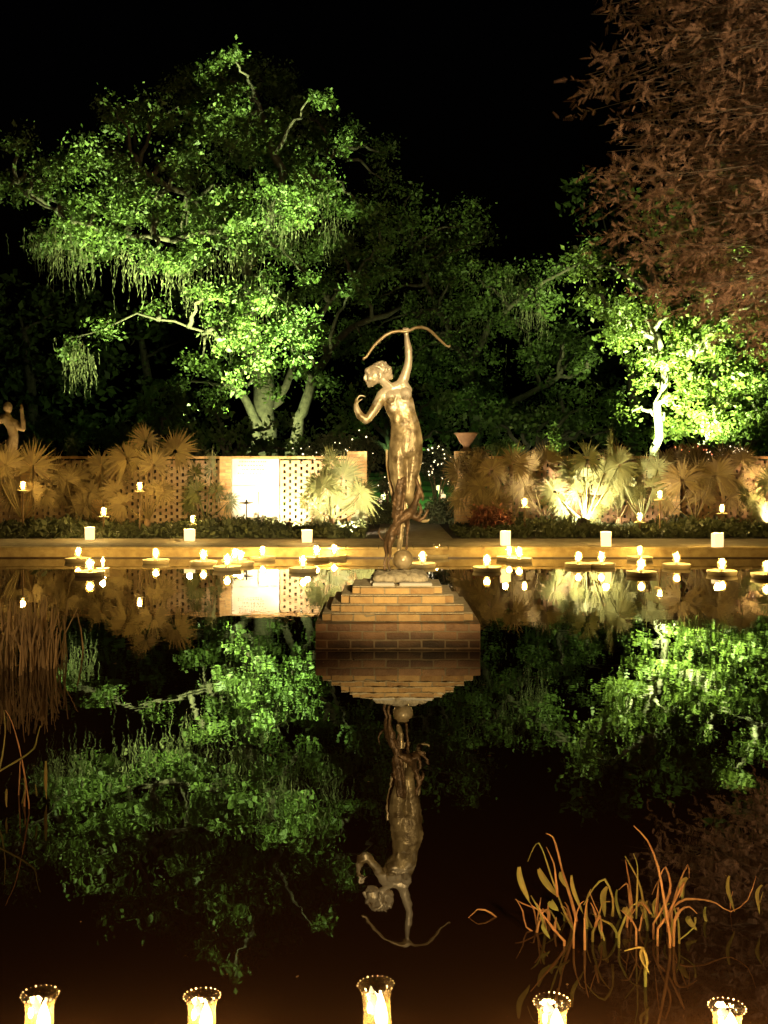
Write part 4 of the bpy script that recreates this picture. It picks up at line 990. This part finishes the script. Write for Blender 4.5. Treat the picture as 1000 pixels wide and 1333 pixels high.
f_ += gch([(10, 545, 0, 3.4), (10.5, 537, 0, 3.2)]) + [(gp(10.5, 530, 1), (6 * GK, 6 * GK, 7.3 * GK), None), (gp(15.2, 531.5, 1), (1.4 * GK, 1.6 * GK, 1.8 * GK), None), (gp(14, 535, 1), (2.2 * GK, 3 * GK, 2 * GK), None)]
f_ += gch([(20, 551, 0, 4.4), (26, 557, 1, 3.8), (31, 558.5, 2, 3.4), (31, 548, 2, 3.3), (29.6, 537, 2, 2.4), (29, 533, 2, 2.7)])
for k_ in range(5): f_ += gch([(27.4 + k_ * .85, 531.5, 2, .62), (27.2 + k_ * .95, 525.5 + abs(k_ - 2) * .7 + (3 if k_ == 4 else 0), 2, .5)])
f_ += gch([(5, 543, 0, 4.4), (-3, 552, 1, 3.8), (-9, 562, 2, 3.2), (-12, 573, 4, 2.4)])
f_ += gch([(11, 592, 0, 7.5), (10, 618, 1, 5.5), (10, 640, 0, 4.5), (9, 664, 0, 3), (9, 668, 4, 2.8)]) + gch([(18, 592, 0, 7.5), (19, 618, 1, 5.5), (20, 640, 0, 4.5), (20, 664, 0, 3), (21, 668, 4, 2.8)])
blob('body', f_, M['kerbstone'], fg, voxel=.016, smooth=3)
zf = (gp(10, 670)).z
MB().box((0, 0, zf / 2), (.7, .6, zf), bev=.02).build('plinth', M['pale_stone'], fg)

# ------------------------------------------------------------------ floodlights
def flood(loc, target, power, color, size, blend, label, radius=.08, lens='lens', scale=1., post=None):
    loc = Vector(loc); r0 = empty('floodlight', loc, label, 'floodlight', 'garden floodlights')
    d = (Vector(target) - loc).normalized(); q = d.to_track_quat('Z', 'Y').to_matrix()
    h = MB().lathe((0, 0, 0), [(.02, -.13), (.06, -.12), (.075, -.03), (.085, .03), (.08, .035), (.07, .01)], 16); h.v = [tuple(q @ Vector(v) * scale) for v in h.v]; h.build('housing', M['iron'], r0)
    h = MB().lathe((0, 0, 0), [(.068, .016), (.05, .026), (.01, .03)], 16); h.v = [tuple(q @ Vector(v) * scale) for v in h.v]; h.build('lens', M[lens], r0)
    zz = post if post is not None else max(.02, loc.z - GZ)
    MB().tube([(0, 0, -zz), tuple(q @ Vector((0, 0, -.1)) * scale)], .015 if zz < 1 else .04, 6).build('stand', M['iron'], r0)
    add_spot('lamp_beam', loc + d * .06 * scale, target, power, color, size, blend, radius, r0)
    return r0
WARM = (1., .70, .36); WHITE = (1., .85, .58); GREEN = (.62, 1., .36); LIME = (.80, 1., .40)
# statue lamp on a pole behind the viewer
flood((1.9, -1.2, 2.5), (.16, 9.7, 1.52), 8600, (1., .80, .42), 18.5, .8, 'floodlight on a tall pole behind the viewer aimed at the bronze archer', radius=.05, post=2.5)
# wall panel
flood((wx(376, 22.6), 22.6, GZ + .12), (wx(388), WD, 1.2), 800, WHITE, 150, .7, 'floodlight in the bed lighting the white panel', radius=.05)
flood((wx(466, 21.2), 20.9, GZ + .1), (wx(440), 22.8, 1.2), 1800, WHITE, 130, .8, 'floodlight in the bed under the bright palmetto beside the gateway', radius=.05)
flood(at(758, 681, 21.8), (wx(770, 22.6), 22.7, 1.5), 1300, WHITE, 150, .7, 'dazzling floodlight at the foot of the brightest palmetto', radius=.06, scale=1.6)
flood((wx(1008, 21.5), 21.4, GZ + .12), (wx(1000), 22.3, 1.4), 1200, WARM, 140, .8, 'floodlight beneath the golden palmetto at the right edge', radius=.05)
flood((wx(30, 24.4), 24.3, GZ + .1), at(12, 550, FG), 260, WARM, 90, .8, 'added floodlight brightening the pale stone figure from behind the wall', radius=.05)  # lamp added to brighten the figure
# tree lamps behind the wall
flood(at(292, 640, 33.2), at(240, 130, 37.5), 50000, LIME, 66, .8, 'floodlight behind the wall aimed up the live oak', radius=.15, lens='lens_green')
flood(at(400, 640, 33.8), at(370, 230, 38), 44000, (.74, 1., .40), 36, .9, 'floodlight behind the wall aimed at the oak centre', radius=.15, lens='lens_green')
flood(at(150, 640, 33.6), at(110, 250, 36), 10000, LIME, 60, .9, 'floodlight behind the wall under the left oak limbs', radius=.15, lens='lens_green')
flood(at(352, 590, 36.5), at(345, 530, 39.2), 2200, LIME, 110, .9, 'floodlight close to the forked oak trunks', radius=.1, lens='lens_green')
flood(at(650, 640, 37), at(600, 320, 45), 1500, LIME, 70, 1., 'floodlight behind the wall under the dim oak', radius=.15, lens='lens_green')
flood(at(870, 615, 32), at(900, 440, 35.5), 36000, LIME, 95, .9, 'floodlight behind the wall below the pale trunked tree', radius=.12, lens='lens_green')
flood(at(700, 610, 26), at(700, 560, 30), 350, LIME, 120, .9, 'small floodlight behind the wall brushing the green clumps', radius=.1, lens='lens_green')
flood(at(540, 600, 29.5) , at(505, 650, 33), 1800, (.45, 1., .3), 90, .8, 'green floodlight over the lawn beyond the gateway', radius=.1, lens='lens_green')
flood((-2.2, -.8, 2.6), (-3.4, 7.2, .3), 1000, (1., .62, .30), 34, .8, 'added unseen lamp behind the viewer brightening the left reeds', radius=.1, post=2.6)  # lamp added out of view to brighten the reeds
# added unseen lamps: one brightens the cypress, one fills the near water
flood((7.9, 8.2, GZ + .15), (5.2, 14.6, 7.2), 7200, (1., .62, .33), 85, .8, 'added unseen warm lamp on the right bank brightening the rusty cypress', radius=.15)
flood((1.0, .4, 2.6), (-.5, 5.5, 0), 330, (1., .5, .2), 140, 1., 'added unseen fill lamp behind the viewer over the near water', radius=.2, post=2.6)

hm = bpy.data.materials.new('night_haze'); hm.use_nodes = True; hn = hm.node_tree; hn.nodes.remove(hn.nodes['Principled BSDF'])
pv = hn.nodes.new('ShaderNodeVolumePrincipled'); pv.inputs['Density'].default_value = HAZE; pv.inputs['Color'].default_value = (.9, .9, .88, 1); pv.inputs['Anisotropy'].default_value = .6
hn.links.new(pv.outputs[0], hn.nodes['Material Output'].inputs['Volume'])
if HAZE: tag(MB().box((0, 25, 13), (90, 90, 28)).build('haze', hm), kind='stuff')
# ------------------------------------------------------------------ world, moon, camera
w = bpy.data.worlds.new('World'); sc.world = w; w.use_nodes = True
N, L = w.node_tree.nodes, w.node_tree.links
sky = N.new('ShaderNodeTexSky'); sky.sky_type = 'NISHITA'; sky.sun_disc = False
sky.sun_elevation = R(-4); sky.sun_rotation = R(200)
bg = N['Background']; bg.inputs['Strength'].default_value = .02
L.new(sky.outputs[0], bg.inputs['Color'])
sl = bpy.data.lights.new('moon', 'SUN'); sl.energy = .004; sl.angle = R(.5); sl.color = (.8, .85, 1.)
so = bpy.data.objects.new('moon', sl); col.objects.link(so); so.rotation_euler = (R(50), 0, R(20))
cam = bpy.data.cameras.new('camera'); cam.sensor_fit = 'VERTICAL'; cam.sensor_height = 36; cam.lens = 36
cam.shift_y = -(666.5 - HOR) / 1333; cam.clip_end = 2000; cam.clip_start = .05
co = bpy.data.objects.new('camera', cam); col.objects.link(co); co.location = (0, 0, CAMZ); co.rotation_euler = (R(90), 0, 0); sc.camera = co
sc.view_settings.view_transform = 'Standard'; sc.view_settings.look = 'None'; sc.view_settings.gamma = 1; sc.view_settings.exposure = 0
sc.cycles.use_denoising = True; sc.cycles.use_adaptive_sampling = False; sc.cycles.denoising_prefilter = 'ACCURATE'; sc.cycles.max_bounces = 5; sc.cycles.transparent_max_bounces = 8
sc.cycles.diffuse_bounces = 2; sc.cycles.glossy_bounces = 3; sc.cycles.caustics_reflective = False; sc.cycles.caustics_refractive = False
sc.cycles.sample_clamp_indirect = 40.; sc.cycles.use_light_tree = True
